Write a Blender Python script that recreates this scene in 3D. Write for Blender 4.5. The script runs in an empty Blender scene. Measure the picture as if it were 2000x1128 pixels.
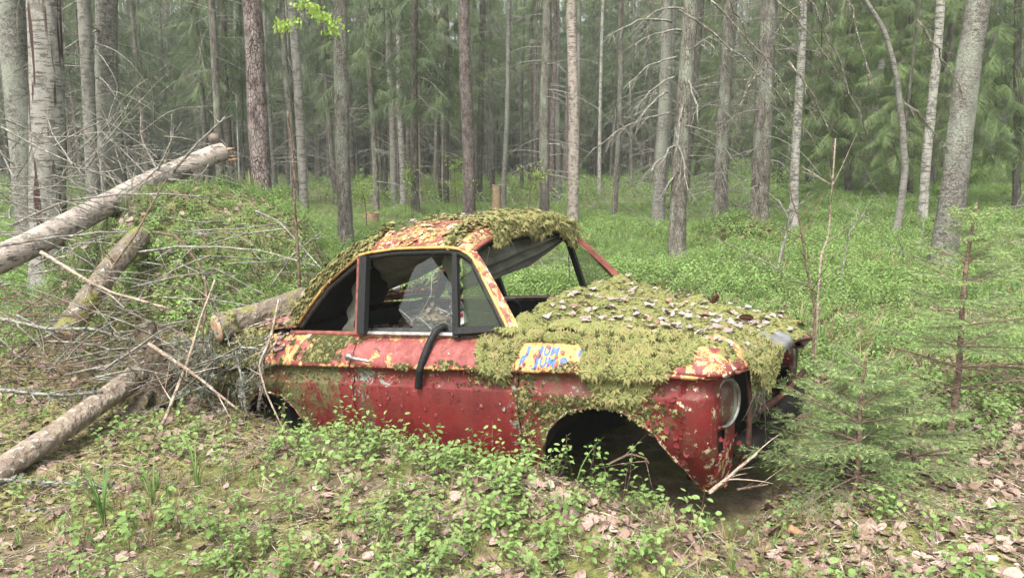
import bpy, math, random
import numpy as np
from mathutils import Vector, Matrix, Euler

R = math.radians
rng = np.random.default_rng(7)
random.seed(7)
scn = bpy.context.scene
COL = scn.collection

# ------------------------------------------------------------------ camera
F_PX, PITCH, CAM_Z = 1515.47, R(9.3643), 1.5
cam_d = bpy.data.cameras.new('camera')
cam_d.sensor_width = 36.0
cam_d.lens = 36.0 * F_PX / 2000.0
cam_d.clip_start, cam_d.clip_end = 0.05, 500
cam = bpy.data.objects.new('camera', cam_d)
COL.objects.link(cam)
cam.location = (0, 0, CAM_Z)
cam.rotation_euler = (R(90) - PITCH, 0, 0)
scn.camera = cam

# ------------------------------------------------------------------ world, sun, exposure
SUN_EL, SUN_AZ = R(58), R(205)          # azimuth from +Y clockwise: behind the camera, to the left
world = bpy.data.worlds.new('World')
scn.world = world
world.use_nodes = True
wn = world.node_tree
wn.nodes.clear()
w_out = wn.nodes.new('ShaderNodeOutputWorld')
w_bg = wn.nodes.new('ShaderNodeBackground')
w_sky = wn.nodes.new('ShaderNodeTexSky')
w_sky.sky_type = 'NISHITA'
w_sky.sun_disc = False
w_sky.sun_elevation = SUN_EL
w_sky.sun_rotation = SUN_AZ
w_sky.air_density, w_sky.dust_density, w_sky.ozone_density = 1.0, 4.0, 1.0
w_hs = wn.nodes.new('ShaderNodeHueSaturation')
w_hs.inputs['Saturation'].default_value = 0.22
w_bg.inputs['Strength'].default_value = 0.125
wn.links.new(w_sky.outputs[0], w_hs.inputs['Color'])
wn.links.new(w_hs.outputs[0], w_bg.inputs['Color'])
wn.links.new(w_bg.outputs[0], w_out.inputs['Surface'])
sun_d = bpy.data.lights.new('sun', 'SUN')
sun_d.energy = 1.5
sun_d.angle = R(16)
sun_d.color = (1.0, 0.97, 0.91)
sun = bpy.data.objects.new('sun', sun_d)
COL.objects.link(sun)
sd = Vector((math.sin(SUN_AZ) * math.cos(SUN_EL), math.cos(SUN_AZ) * math.cos(SUN_EL), math.sin(SUN_EL)))
sun.rotation_euler = sd.to_track_quat('Z', 'Y').to_euler()
scn.view_settings.view_transform = 'Standard'
scn.view_settings.look = 'None'
scn.view_settings.gamma = 1
scn.view_settings.use_curve_mapping = False
scn.view_settings.exposure = 2.0
HAZE = 0.0017
scn.cycles.volume_bounces = 0
scn.cycles.max_bounces = 7
scn.cycles.diffuse_bounces = 4
scn.cycles.glossy_bounces = 2
scn.cycles.transparent_max_bounces = 12
scn.cycles.use_adaptive_sampling = True

# ------------------------------------------------------------------ maths helpers
def hsh(i, j, k):
    n = (i * 374761393 + j * 668265263 + k * 2147483647 + 1274126177) & 0xFFFFFFFF
    n = ((n ^ (n >> 13)) * 1274126177) & 0xFFFFFFFF
    return ((n ^ (n >> 16)) & 0xFFFF) / 65535.0

def vnoise(x, y, z=0.0):
    x, y, z = np.broadcast_arrays(np.asarray(x, float), np.asarray(y, float), np.asarray(z, float))
    xi, yi, zi = np.floor(x).astype(np.int64), np.floor(y).astype(np.int64), np.floor(z).astype(np.int64)
    u, v, w = x - xi, y - yi, z - zi
    u, v, w = u*u*(3-2*u), v*v*(3-2*v), w*w*(3-2*w)
    def c(a, b, d): return hsh(xi + a, yi + b, zi + d)
    x00 = c(0,0,0)*(1-u)+c(1,0,0)*u; x10 = c(0,1,0)*(1-u)+c(1,1,0)*u
    x01 = c(0,0,1)*(1-u)+c(1,0,1)*u; x11 = c(0,1,1)*(1-u)+c(1,1,1)*u
    return (x00*(1-v)+x10*v)*(1-w)+(x01*(1-v)+x11*v)*w - 0.5

def fbm(x, y, z=0.0, o=3):
    s, a = 0, 1.0
    for i in range(o):
        s = s + a * vnoise(np.asarray(x)*2**i + 13.7*i, np.asarray(y)*2**i + 5.1*i, np.asarray(z)*2**i)
        a *= 0.5
    return s

def sstep(a, b, x):
    t = np.clip((np.asarray(x, float) - a) / (b - a), 0, 1)
    return t*t*(3-2*t)

# a point of the place seen at photograph pixel (px, py) and standing at distance Y in front of the camera
def at(px, py, Y):
    a, b = (px - 1000) / F_PX, -(py - 564) / F_PX
    d = np.array([a, math.cos(PITCH) + b*math.sin(PITCH), -math.sin(PITCH) + b*math.cos(PITCH)])
    return np.array([0, 0, CAM_Z]) + d * (Y / d[1])

CAR_T = np.array([0.80636, 3.84634, -0.16223])
CAR_E = Euler((R(-0.2212), R(-4.1215), R(-32.975)), 'XYZ')
CAR_M = np.array(CAR_E.to_matrix())
def car2w(c): return CAR_M @ np.asarray(c, float) + CAR_T

def ground(x, y):
    x, y = np.asarray(x, float), np.asarray(y, float)
    h = 0.05 + 0.10*fbm(x*0.5, y*0.5, 0, 3) + 0.035*fbm(x*2.3, y*2.3, 3, 3)
    r = np.sqrt(((x+2.95)/1.22)**2 + ((y-7.4)/1.45)**2)
    h = h + 1.16*np.exp(-r**4.5) + 0.12*np.exp(-r**2)*fbm(x*1.7, y*1.7, 9, 2)*2
    h = h + 0.34*np.exp(-(((x+2.5)/1.0)**2 + ((y-5.7)/0.7)**2))
    h = h + 0.17*np.exp(-(((x+3.2)/0.8)**2 + ((y-4.7)/0.6)**2))
    h = h + 0.32*np.exp(-(((x-3.95)/0.75)**2 + ((y-13.6)/0.6)**2))
    h = h + 0.9*sstep(3.5, 12, x)*sstep(8, 22, y) + 0.25*sstep(10, 40, y)
    # hollow below the car
    cx, cy = x - CAR_T[0], y - CAR_T[1]
    lx = CAR_M[0,0]*cx + CAR_M[1,0]*cy
    ly = CAR_M[0,1]*cx + CAR_M[1,1]*cy
    m = sstep(-3.1, -2.6, lx)*(1-sstep(0.5, 0.95, lx))*(1-sstep(0.62, 0.9, np.abs(ly)))
    h = h*(1-m) + m*(-0.10)
    bank = sstep(-2.2, -1.6, lx)*(1-sstep(-0.3, 0.1, lx))*np.exp(-((ly+1.05)/0.25)**2)
    h = h - 0.10*np.exp(-((x+1.25)/.35)**2 - ((y-4.05)/.28)**2)
    fb = sstep(-.5, -.2, lx)*(1-sstep(.35, .75, lx))*np.exp(-((ly+1.08)/.2)**2)
    return h + 0.05*bank + 0.09*fb

def gat(px, py):
    d = at(px, py, 1.0) - np.array([0, 0, CAM_Z])
    s = np.arange(1.5, 60, 0.01)
    p = np.array([0, 0, CAM_Z]) + s[:, None]*d
    k = np.argmax(p[:, 2] < ground(p[:, 0], p[:, 1]))
    return p[k]

# ------------------------------------------------------------------ object helpers
def link(o, parent=None):
    COL.objects.link(o)
    if parent is not None: o.parent = parent
    return o

def obj(name, mesh, mat=None, parent=None):
    o = bpy.data.objects.new(name, mesh)
    if mat is not None and not mesh.materials:
        for m in (mat if isinstance(mat, (list, tuple)) else [mat]): mesh.materials.append(m)
    return link(o, parent)

def tag(o, label=None, cat=None, group=None, kind=None):
    if label: o['label'] = label
    if cat: o['category'] = cat
    if group: o['group'] = group
    if kind: o['kind'] = kind
    return o

def empty(name, loc, label, cat, group=None):
    o = bpy.data.objects.new(name, None)
    o.empty_display_size = 0.1
    o.location = loc
    link(o)
    return tag(o, label, cat, group)

class MB:
    def __init__(s): s.v, s.f, s.n, s.mi = [], [], 0, []
    def add(s, v, f, mi=0):
        v = np.asarray(v, float).reshape(-1, 3)
        for q in f: s.f.append([int(i) + s.n for i in q]); s.mi.append(mi)
        s.v.append(v); s.n += len(v)
    def tube(s, pts, rad, n=6, cap=True, mi=0, bump=None):
        pts = np.asarray(pts, float); k = len(pts)
        rad = np.broadcast_to(np.asarray(rad, float), (k,))
        t = np.gradient(pts, axis=0); t /= (np.linalg.norm(t, axis=1)[:, None] + 1e-9)
        ref = np.array([0, 0, 1.]) if abs(t[0][2]) < 0.9 else np.array([1., 0, 0])
        u = np.cross(t, ref); u /= (np.linalg.norm(u, axis=1)[:, None] + 1e-9)
        w = np.cross(u, t)
        a = np.arange(n)*2*np.pi/n
        rr = rad[:, None]*np.ones(n)
        if bump is not None: rr = rr*bump(pts, a)
        P = pts[:, None] + rr[..., None]*(np.cos(a)[None, :, None]*u[:, None] + np.sin(a)[None, :, None]*w[:, None])
        f = []
        for i in range(k-1):
            for j in range(n):
                j2 = (j+1) % n
                f.append((i*n+j, i*n+j2, (i+1)*n+j2, (i+1)*n+j))
        if cap:
            f.append(tuple(range(n))[::-1]); f.append(tuple((k-1)*n+j for j in range(n)))
        s.add(P.reshape(-1, 3), f, mi)
    def grid(s, P, mask=None, mi=0):
        a, b = P.shape[:2]; f = []
        for i in range(a-1):
            for j in range(b-1):
                if mask is not None and not mask[i, j]: continue
                f.append((i*b+j, i*b+j+1, (i+1)*b+j+1, (i+1)*b+j))
        s.add(P.reshape(-1, 3), f, mi)
    def box(s, c, d, ax=None, mi=0):
        c = np.asarray(c, float); d = np.asarray(d, float)/2
        v = np.array([[x, y, z] for x in (-1, 1) for y in (-1, 1) for z in (-1, 1)])*d
        if ax is not None: v = v @ np.asarray(ax, float)
        s.add(v + c, [(0,1,3,2), (4,6,7,5), (0,4,5,1), (2,3,7,6), (0,2,6,4), (1,5,7,3)], mi)
    def mesh(s, name, smooth=True):
        m = bpy.data.meshes.new(name)
        V = np.concatenate(s.v) if s.v else np.zeros((0, 3))
        m.from_pydata(V.tolist(), [], s.f)
        if any(s.mi): m.polygons.foreach_set('material_index', s.mi)
        if smooth: m.polygons.foreach_set('use_smooth', [True]*len(s.f))
        m.update()
        return m
    def obj(s, name, mat, parent=None, smooth=True): return obj(name, s.mesh(name, smooth), mat, parent)

def big_mesh(name, V, F, smooth=False):
    """V (n,3), F (m,k) arrays -> mesh, fast"""
    m = bpy.data.meshes.new(name)
    V = np.ascontiguousarray(V, np.float32); F = np.ascontiguousarray(F, np.int32)
    m.vertices.add(len(V)); m.vertices.foreach_set('co', V.ravel())
    m.loops.add(F.size); m.loops.foreach_set('vertex_index', F.ravel())
    m.polygons.add(len(F)); m.polygons.foreach_set('loop_start', np.arange(0, F.size, F.shape[1], dtype=np.int32))
    if smooth: m.polygons.foreach_set('use_smooth', np.ones(len(F), bool))
    m.update(calc_edges=True)
    return m

def rotm(rx, ry, rz): return np.array(Euler((rx, ry, rz), 'XYZ').to_matrix())

# ------------------------------------------------------------------ materials
class NT:
    def __init__(s, name):
        s.m = bpy.data.materials.new(name); s.m.use_nodes = True
        s.t = s.m.node_tree; s.b = s.t.nodes['Principled BSDF']; s.out = s.t.nodes['Material Output']
        s.b.inputs['Roughness'].default_value = 0.8
        s.b.inputs['Specular IOR Level'].default_value = 0.25
        s._tc = None
    def n(s, typ, **kw):
        x = s.t.nodes.new(typ)
        for k, v in kw.items(): setattr(x, k, v)
        return x
    def l(s, a, b): s.t.links.new(a, b)
    def setin(s, node, key, v):
        if hasattr(v, 'is_linked') or hasattr(v, 'links'): s.l(v, node.inputs[key])
        else: node.inputs[key].default_value = v
    def co(s, scale=(1, 1, 1), src='Object'):
        if s._tc is None: s._tc = s.n('ShaderNodeTexCoord')
        mp = s.n('ShaderNodeMapping'); mp.inputs['Scale'].default_value = scale
        s.l(s._tc.outputs[src], mp.inputs[0]); return mp.outputs[0]
    def noise(s, sc, det=4, rough=0.55, vec=None, dist=0.0):
        x = s.n('ShaderNodeTexNoise'); x.inputs['Scale'].default_value = sc; x.inputs['Detail'].default_value = det
        x.inputs['Roughness'].default_value = rough; x.inputs['Distortion'].default_value = dist
        s.l(vec if vec is not None else s.co(), x.inputs['Vector']); return x.outputs['Fac']
    def vor(s, sc, vec=None, feature='F1', out='Distance', rnd=1.0):
        x = s.n('ShaderNodeTexVoronoi', feature=feature); x.inputs['Scale'].default_value = sc
        x.inputs['Randomness'].default_value = rnd
        s.l(vec if vec is not None else s.co(), x.inputs['Vector']); return x.outputs[out]
    def ramp(s, fac, stops, interp='LINEAR'):
        x = s.n('ShaderNodeValToRGB'); e = x.color_ramp.elements; x.color_ramp.interpolation = interp
        while len(e) > 1: e.remove(e[-1])
        e[0].position = stops[0][0]
        def c4(c): return (*c, 1) if hasattr(c, '__len__') else (c, c, c, 1)
        e[0].color = c4(stops[0][1])
        for p, c in stops[1:]: q = e.new(p); q.color = c4(c)
        s.l(fac, x.inputs[0]); return x.outputs[0]
    def mix(s, fac, a, b, mode='MIX'):
        x = s.n('ShaderNodeMix', data_type='RGBA', blend_type=mode)
        def put(i, v):
            if hasattr(v, 'links'): s.l(v, x.inputs[i])
            elif hasattr(v, '__len__'): x.inputs[i].default_value = (*v, 1)
            else: x.inputs[i].default_value = v
        put(0, fac); put(6, a); put(7, b); return x.outputs[2]
    def math(s, op, a, b=0.0, c=0.0):
        x = s.n('ShaderNodeMath', operation=op)
        for i, v in enumerate((a, b, c)):
            if hasattr(v, 'links'): s.l(v, x.inputs[i])
            else: x.inputs[i].default_value = v
        return x.outputs[0]
    def attr(s, nm):
        x = s.n('ShaderNodeAttribute', attribute_name=nm); return x.outputs['Fac']
    def objrand(s): return s.n('ShaderNodeObjectInfo').outputs['Random']
    def bump(s, h, strength=0.5, dist=0.02):
        x = s.n('ShaderNodeBump'); x.inputs['Strength'].default_value = strength; x.inputs['Distance'].default_value = dist
        s.l(h, x.inputs['Height']); s.l(x.outputs[0], s.b.inputs['Normal']); return x.outputs[0]
    def color(s, c):
        if hasattr(c, 'links'): s.l(c, s.b.inputs['Base Color'])
        else: s.b.inputs['Base Color'].default_value = (*c, 1)
    def rough(s, r):
        s.setin(s.b, 'Roughness', r)
    def translucent(s, col, fac=0.35):
        """thin leaf: diffuse front and light coming through"""
        tr = s.n('ShaderNodeBsdfTranslucent'); mx = s.n('ShaderNodeMixShader'); mx.inputs[0].default_value = fac
        if hasattr(col, 'links'): s.l(col, tr.inputs[0])
        else: tr.inputs[0].default_value = (*col, 1)
        s.l(s.b.outputs[0], mx.inputs[1]); s.l(tr.outputs[0], mx.inputs[2]); s.l(mx.outputs[0], s.out.inputs[0])

def leaf_mat(name, c1, c2, c3, trans=0.35, rough=0.55):
    t = NT(name)
    c = t.ramp(t.objrand(), [(0, c1), (0.5, c2), (1, c3)])
    n = t.noise(6, 2)
    c = t.mix(t.math('MULTIPLY', n, 0.5), c, (c1[0]*0.75, c1[1]*0.75, c1[2]*0.75))
    gp = t.n('ShaderNodeNewGeometry').outputs['Position']           # patches of older and younger growth over the place
    pn = t.math('ADD', t.math('MULTIPLY', t.noise(1.3, 3, .6, gp), .6), t.math('MULTIPLY', t.noise(9, 2, .5, gp), .4))
    c = t.mix(t.ramp(pn, [(.42, 0.0), (.62, .5)]), c, tuple(x*.75 for x in c1))
    t.color(c); t.rough(rough); t.translucent(c, trans); return t.m

def simple(name, c, rough=0.8, c2=None, sc=20, bump=0.0, metal=0.0):
    t = NT(name)
    n = t.noise(sc, 5)
    c2 = c2 or tuple(x*0.55 for x in c)
    t.color(t.ramp(n, [(0.3, c2), (0.7, c)])); t.rough(rough); t.b.inputs['Metallic'].default_value = metal
    if bump: t.bump(n, bump, 0.01)
    return t.m

def bark_scaly(name, dark, mid, light, lichen, sc=(1, 1, 0.35), vs=38, lich=0.6, bs=0.9):
    t = NT(name)
    v = t.co(sc)
    d = t.vor(vs, v, 'DISTANCE_TO_EDGE')
    n = t.noise(14, 6, 0.65, v); big = t.noise(2.2, 3, 0.5, t.co((1, 1, 0.6)))
    fine = t.noise(90, 3, 0.6)
    c = t.ramp(n, [(0.32, dark), (0.52, mid), (0.72, light)])
    crack = t.ramp(d, [(0.0, 0.0), (0.07, 1.0)])
    c = t.mix(crack, tuple(x*0.45 for x in dark), c)
    lm = t.ramp(t.math('ADD', t.math('MULTIPLY', big, 0.6), t.math('MULTIPLY', fine, 0.4)), [(lich-0.05, 0.0), (lich+0.05, 1.0)])
    c = t.mix(t.math('MULTIPLY', lm, 0.75), c, lichen)
    t.color(c); t.rough(0.9)
    h = t.math('ADD', t.math('MULTIPLY', crack, 0.7), t.math('MULTIPLY', n, 0.9))
    t.bump(h, bs, 0.02)
    return t.m

M = {}
M['spruce_bark'] = bark_scaly('spruce_bark', (.05,.042,.034), (.14,.125,.10), (.25,.23,.19), (.26,.29,.22), lich=.56)
M['spruce_bark_dark'] = bark_scaly('spruce_bark_dark', (.03,.026,.02), (.085,.075,.06), (.16,.145,.12), (.16,.19,.13), lich=.58)
M['pine_bark'] = bark_scaly('pine_bark', (.05,.037,.032), (.155,.12,.107), (.26,.215,.195), (.22,.22,.19), (1,1,.45), 30, .6, 1.0)
M['aspen_bark'] = bark_scaly('aspen_bark', (.055,.05,.04), (.155,.148,.125), (.25,.24,.205), (.22,.24,.185), (1,1,1.6), 26, .54, .5)

def birch(name, white, dark, amount=0.5, streak=False):
    t = NT(name)
    v = t.co((1, 1, 5)); n = t.noise(7, 6, 0.65, v); nb = t.noise(9, 6, 0.7, t.co((1, 1, 0.8)))
    fine = t.noise(60, 4, 0.7, t.co((1, 1, 2)))
    c = t.ramp(fine, [(0.3, tuple(x*0.62 for x in white)), (0.62, white)])
    mk = t.ramp(n, [(amount, 0.0), (amount+0.07, 1.0)])
    c = t.mix(t.math('MULTIPLY', mk, 0.9), c, dark)
    m2 = t.ramp(nb, [(0.52, 0.0), (0.60, 1.0)])
    c = t.mix(t.math('MULTIPLY', m2, 0.8), c, (.11,.105,.085))
    if streak:
        s = t.noise(8, 3, 0.5, t.co((1.6, 1.6, 0.10)))
        c = t.mix(t.ramp(s, [(0.56, 0.0), (0.60, 1.0)]), c, (.045,.022,.02))
    t.color(c); t.rough(0.85)
    t.bump(t.math('SUBTRACT', fine, t.math('MULTIPLY', m2, 0.8)), 0.7, 0.015)
    return t.m
M['birch_bark'] = birch('birch_bark', (.35,.335,.29), (.06,.052,.042), .53)
M['birch_bark_streaked'] = birch('birch_bark_streaked', (.26,.25,.215), (.06,.052,.042), .52, True)
M['birch_bark_grey'] = birch('birch_bark_grey', (.215,.205,.175), (.07,.062,.05), .53)
M['birch_old'] = bark_scaly('birch_old', (.055,.048,.04), (.145,.133,.112), (.24,.225,.19), (.23,.245,.195), (1,1,1.8), 22, .53, .8)
M['birch_bark_pink'] = birch('birch_bark_pink', (.38,.32,.27), (.07,.055,.045), .545)

def deadwood(name, base, dark, lichen, lm=0.55, moss=None, mm=0.6):
    t = NT(name)
    v = t.co((4, 4, 1)); n = t.noise(12, 5, 0.6, t.co()); g = t.noise(25, 4, 0.6, t.co())
    c = t.ramp(n, [(0.3, dark), (0.65, base)])
    c = t.mix(t.ramp(g, [(lm, 0.0), (lm+0.06, 1.0)]), c, lichen)
    if moss: 
        k = t.noise(5, 5, 0.6)
        c = t.mix(t.ramp(k, [(mm, 0.0), (mm+0.1, 1.0)]), c, moss)
    t.color(c); t.rough(0.92); t.bump(t.math('ADD', n, g), 1.0, 0.03); return t.m
M['dead_branch'] = deadwood('dead_branch', (.23,.215,.18), (.10,.088,.07), (.30,.31,.26), .56)
M['dead_branch_dark'] = deadwood('dead_branch_dark', (.15,.13,.10), (.06,.05,.04), (.30,.32,.25), .58)
M['stick_pale'] = deadwood('stick_pale', (.36,.29,.22), (.19,.14,.10), (.40,.38,.32), .58)
M['stick_lichen'] = deadwood('stick_lichen', (.22,.20,.16), (.08,.065,.05), (.24,.25,.20), .52)
M['stick_brown'] = deadwood('stick_brown', (.17,.115,.08), (.07,.05,.035), (.26,.25,.20), .62)
M['log_mossy'] = deadwood('log_mossy', (.19,.155,.115), (.07,.055,.04), (.33,.34,.28), .60, (.15,.145,.04), .50)
M['log_bark'] = deadwood('log_bark', (.27,.22,.17), (.12,.09,.065), (.40,.40,.34), .59, (.17,.16,.05), .58)
M['log_dark'] = deadwood('log_dark', (.12,.09,.06), (.04,.03,.022), (.20,.20,.15), .62, (.12,.115,.035), .58)
M['cut_wood'] = simple('cut_wood', (.42,.29,.19), .85, (.26,.17,.10), 30, .4)
M['cut_wood_dark'] = simple('cut_wood_dark', (.10,.085,.07), .9, (.035,.03,.025), 25, .5)
M['rotten_wood'] = simple('rotten_wood', (.45,.26,.15), .9, (.20,.11,.06), 18, .5)
M['stump_wood'] = simple('stump_wood', (.27,.19,.115), .85, (.15,.10,.06), 15, .4)

M['bilberry_leaf'] = leaf_mat('bilberry_leaf', (.165,.26,.075), (.24,.36,.11), (.325,.455,.16), .42)
M['meadow_leaf'] = leaf_mat('meadow_leaf', (.165,.265,.07), (.235,.365,.10), (.315,.46,.15), .42)
M['grass_blade'] = leaf_mat('grass_blade', (.10,.20,.05), (.17,.28,.07), (.26,.33,.10), .35)
M['dry_grass'] = leaf_mat('dry_grass', (.22,.16,.09), (.30,.23,.13), (.36,.29,.17), .2, .8)
M['needle_spray'] = leaf_mat('needle_spray', (.075,.105,.05), (.11,.15,.065), (.155,.20,.085), .28)
M['needle_spray_bright'] = leaf_mat('needle_spray_bright', (.095,.14,.05), (.14,.195,.07), (.20,.27,.10), .32)
M['sapling_needle'] = leaf_mat('sapling_needle', (.16,.215,.10), (.21,.27,.12), (.265,.33,.14), .25)
M['sapling_tip'] = leaf_mat('sapling_tip', (.29,.41,.14), (.33,.46,.15), (.37,.50,.17), .3)
M['birch_leaf'] = leaf_mat('birch_leaf', (.24,.36,.06), (.28,.42,.07), (.34,.46,.10), .45)
M['moss_sprig'] = leaf_mat('moss_sprig', (.19,.205,.068), (.25,.262,.09), (.315,.318,.125), .25, .75)
M['moss_sprig_dry'] = leaf_mat('moss_sprig_dry', (.22,.195,.08), (.27,.235,.095), (.27,.25,.10), .2, .8)
M['moss_sprig_dark'] = leaf_mat('moss_sprig_dark', (.045,.05,.015), (.075,.077,.025), (.115,.11,.04), .2, .8)
M['litter_leaf'] = leaf_mat('litter_leaf', (.22,.145,.11), (.35,.25,.205), (.47,.37,.31), .12, .75)
M['litter_leaf_dark'] = leaf_mat('litter_leaf_dark', (.13,.085,.06), (.22,.15,.11), (.34,.24,.18), .1, .75)
M['fallen_leaf'] = leaf_mat('fallen_leaf', (.24,.19,.165), (.35,.295,.265), (.44,.39,.36), .12, .7)
M['fallen_leaf_brown'] = leaf_mat('fallen_leaf_brown', (.20,.11,.07), (.30,.19,.13), (.38,.26,.19), .1, .7)
M['lichen_bit'] = leaf_mat('lichen_bit', (.14,.15,.12), (.20,.21,.17), (.27,.28,.23), .15, .85)

def soil():
    t = NT('forest_soil')
    n1 = t.noise(1.1, 4, .6); n2 = t.noise(9, 6, .65); n3 = t.noise(60, 4, .7)
    mixn = t.math('ADD', t.math('MULTIPLY', n2, .6), t.math('MULTIPLY', n3, .4))
    brown = t.ramp(mixn, [(0.32, (.05,.035,.024)), (0.5, (.15,.105,.075)), (0.68, (.30,.225,.17))])
    moss = t.ramp(mixn, [(0.3, (.05,.055,.018)), (0.5, (.13,.135,.04)), (0.7, (.23,.22,.075))])
    green = t.ramp(mixn, [(0.3, (.025,.04,.012)), (0.5, (.055,.09,.024)), (0.7, (.10,.15,.04))])
    c = t.mix(t.ramp(n1, [(0.42, 0.0), (0.58, 1.0)]), brown, moss)
    c = t.mix(t.attr('green'), c, green)
    t.color(c); t.rough(.95); t.bump(mixn, 1.0, .04); return t.m
M['soil'] = soil()
t = NT('moss_base'); n = t.noise(40, 5, .7); t.color(t.ramp(n, [(0.3, (.07,.065,.018)), (0.6, (.19,.18,.045)), (.75, (.27,.25,.08))])); t.rough(.95); t.bump(n, 1, .03); M['moss_base'] = t.m

def paint(name, sat=1.0):
    """peeling red car paint over yellow, cream primer and rust; where each layer shows comes from per-vertex wear weights"""
    t = NT(name)
    big = t.noise(3.2, 5, .6); mid = t.noise(11, 6, .62, None, .6); fine = t.noise(48, 5, .65); vf = t.noise(160, 3, .6)
    flake = t.vor(42, None, 'F1', 'Color')
    red = t.ramp(big, [(.30, (.060,.006,.006)), (.52, (.115,.009,.009)), (.75, (.165,.014,.013))])
    streak = t.noise(14, 4, .6, t.co((1, 1, .12)))
    red = t.mix(t.ramp(streak, [(.50, 0.0), (.70, .8)]), red, (.10,.018,.014))
    faded = t.ramp(t.math('ADD', t.math('MULTIPLY', mid, .5), t.math('MULTIPLY', fine, .5)), [(.36, (.17,.040,.034)), (.52, (.24,.072,.062)), (.68, (.31,.125,.11))])  # pinker red: sun-bleached paint, with reflected sky put into the colour
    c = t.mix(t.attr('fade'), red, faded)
    # curled plates of paint: each a little lighter or darker, dark cracks between them where the paint has crazed
    pv = t.co((1, 1, 1)); cell = t.vor(26, pv, 'F1', 'Color'); edge = t.vor(26, pv, 'DISTANCE_TO_EDGE')
    sep = t.n('ShaderNodeSeparateColor'); t.l(cell, sep.inputs[0])
    c = t.mix(t.math('MULTIPLY', sep.outputs[0], .35), c, (.07,.008,.008))
    craze = t.math('MULTIPLY', t.ramp(edge, [(0.0, 1.0), (.05, 0.0)]), t.ramp(t.noise(7, 4, .6), [(.50, 0.0), (.58, .85)]))
    c = t.mix(craze, c, (.035,.016,.012))
    # layers under the red
    wear = t.math('ADD', t.math('MULTIPLY', mid, .7), t.math('MULTIPLY', fine, .3))
    def layer(c, w, col, noise, soft=.02):
        thr = t.math('SUBTRACT', 1.0, w)
        k = t.math('SUBTRACT', noise, thr)
        return t.mix(t.ramp(k, [(0.0, 0.0), (soft, 1.0)]), c, col)
    grey = t.ramp(fine, [(.35, (.08,.085,.07)), (.65, (.19,.20,.165))])
    c = layer(c, t.math('MULTIPLY_ADD', t.attr('grey'), .30, .33), grey, wear)
    yel = t.ramp(fine, [(.32, (.22,.115,.04)), (.52, (.40,.25,.09)), (.7, (.50,.36,.19))])
    w2 = t.noise(15, 7, .64, t.co((1, 1.3, 1)), .8)
    w2 = t.math('ADD', t.math('MULTIPLY', w2, .75), t.math('MULTIPLY', vf, .25))
    c = layer(c, t.math('MULTIPLY_ADD', t.attr('yel'), .36, .27), yel, w2)
    cream = t.ramp(fine, [(.3, (.30,.25,.15)), (.7, (.48,.43,.30))])
    w3 = t.noise(22, 6, .68)
    c = layer(c, t.math('MULTIPLY_ADD', t.attr('cream'), .34, .28), cream, w3)
    rust = t.ramp(vf, [(.3, (.035,.018,.012)), (.7, (.13,.06,.03))])
    w4 = t.math('ADD', t.math('MULTIPLY', t.noise(6, 6, .7), .6), t.math('MULTIPLY', t.noise(70, 3, .7), .4))
    c = layer(c, t.math('MULTIPLY_ADD', t.attr('rust'), .30, .33), rust, w4, .06)
    algae = t.ramp(fine, [(.3, (.035,.035,.015)), (.7, (.11,.105,.04))])
    w5 = t.math('ADD', t.math('MULTIPLY', t.noise(8, 6, .7, t.co((1,1,.5))), .65), t.math('MULTIPLY', t.noise(55, 3, .7), .35))
    c = layer(c, t.math('MULTIPLY_ADD', t.attr('algae'), .32, .31), algae, w5, .09)
    t.color(c)
    t.b.inputs['Specular IOR Level'].default_value = .3
    t.rough(t.math('MULTIPLY_ADD', fine, .35, .36))
    h = t.math('ADD', t.math('MULTIPLY', t.ramp(wear, [(.45, 0.0), (.47, .5), (.62, .5), (.64, 1.0)]), .5), t.math('MULTIPLY', w3, .6))
    t.bump(h, .5, .006)
    return t.m
M['paint'] = paint('peeling_red_paint')
t = NT('yellow_trim'); n = t.noise(18, 5, .65); t.color(t.ramp(n, [(.36, (.20,.09,.03)), (.43, (.36,.22,.06)), (.60, (.42,.28,.10)), (.68, (.35,.05,.035))])); t.rough(.5); M['yellow_trim'] = t.m
M['rubber'] = simple('black_rubber', (.011,.011,.011), .6, (.005,.005,.005), 40, .3)
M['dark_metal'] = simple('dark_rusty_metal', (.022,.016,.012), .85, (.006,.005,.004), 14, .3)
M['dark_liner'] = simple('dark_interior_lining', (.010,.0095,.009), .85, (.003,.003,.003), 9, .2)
M['rust_paint'] = simple('rusty_red_paint', (.24,.07,.05), .65, (.07,.03,.02), 24, .3)
M['rust_dark'] = simple('dark_flaking_rust', (.085,.035,.025), .8, (.022,.013,.01), 26, .4)
M['crack'] = simple('glass_crack_edge', (.40,.43,.41), .4)
M['chrome'] = simple('tarnished_chrome', (.62,.61,.58), .28, (.30,.28,.24), 35, .1, .85)
M['dull_steel'] = simple('dull_grey_steel', (.33,.34,.33), .5, (.12,.11,.10), 12, .2, .5)
M['reflector'] = simple('old_reflector', (.34,.35,.32), .4, (.16,.16,.13), 8, .1, .5)
M['bezel'] = simple('weathered_bezel', (.36,.35,.32), .42, (.13,.11,.09), 22, .3, .6)
t = NT('headliner_cloth'); n = t.noise(7, 5, .6); t.color(t.ramp(n, [(.3, (.05,.05,.038)), (.6, (.12,.12,.09)), (.8, (.17,.17,.13))])); t.rough(.9); t.bump(t.noise(30, 3), .3, .01); M['cloth'] = t.m
M['white_plastic'] = simple('white_plastic', (.75,.74,.70), .5, (.55,.54,.50), 12)
M['red_print'] = simple('red_print', (.60,.06,.05), .6)
M['blue_letter'] = simple('blue_lettering', (.04,.09,.30), .6, (.09,.16,.36), 45)
M['cone_scale'] = simple('cone_scale', (.13,.055,.03), .8, (.05,.02,.012), 30)
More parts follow.
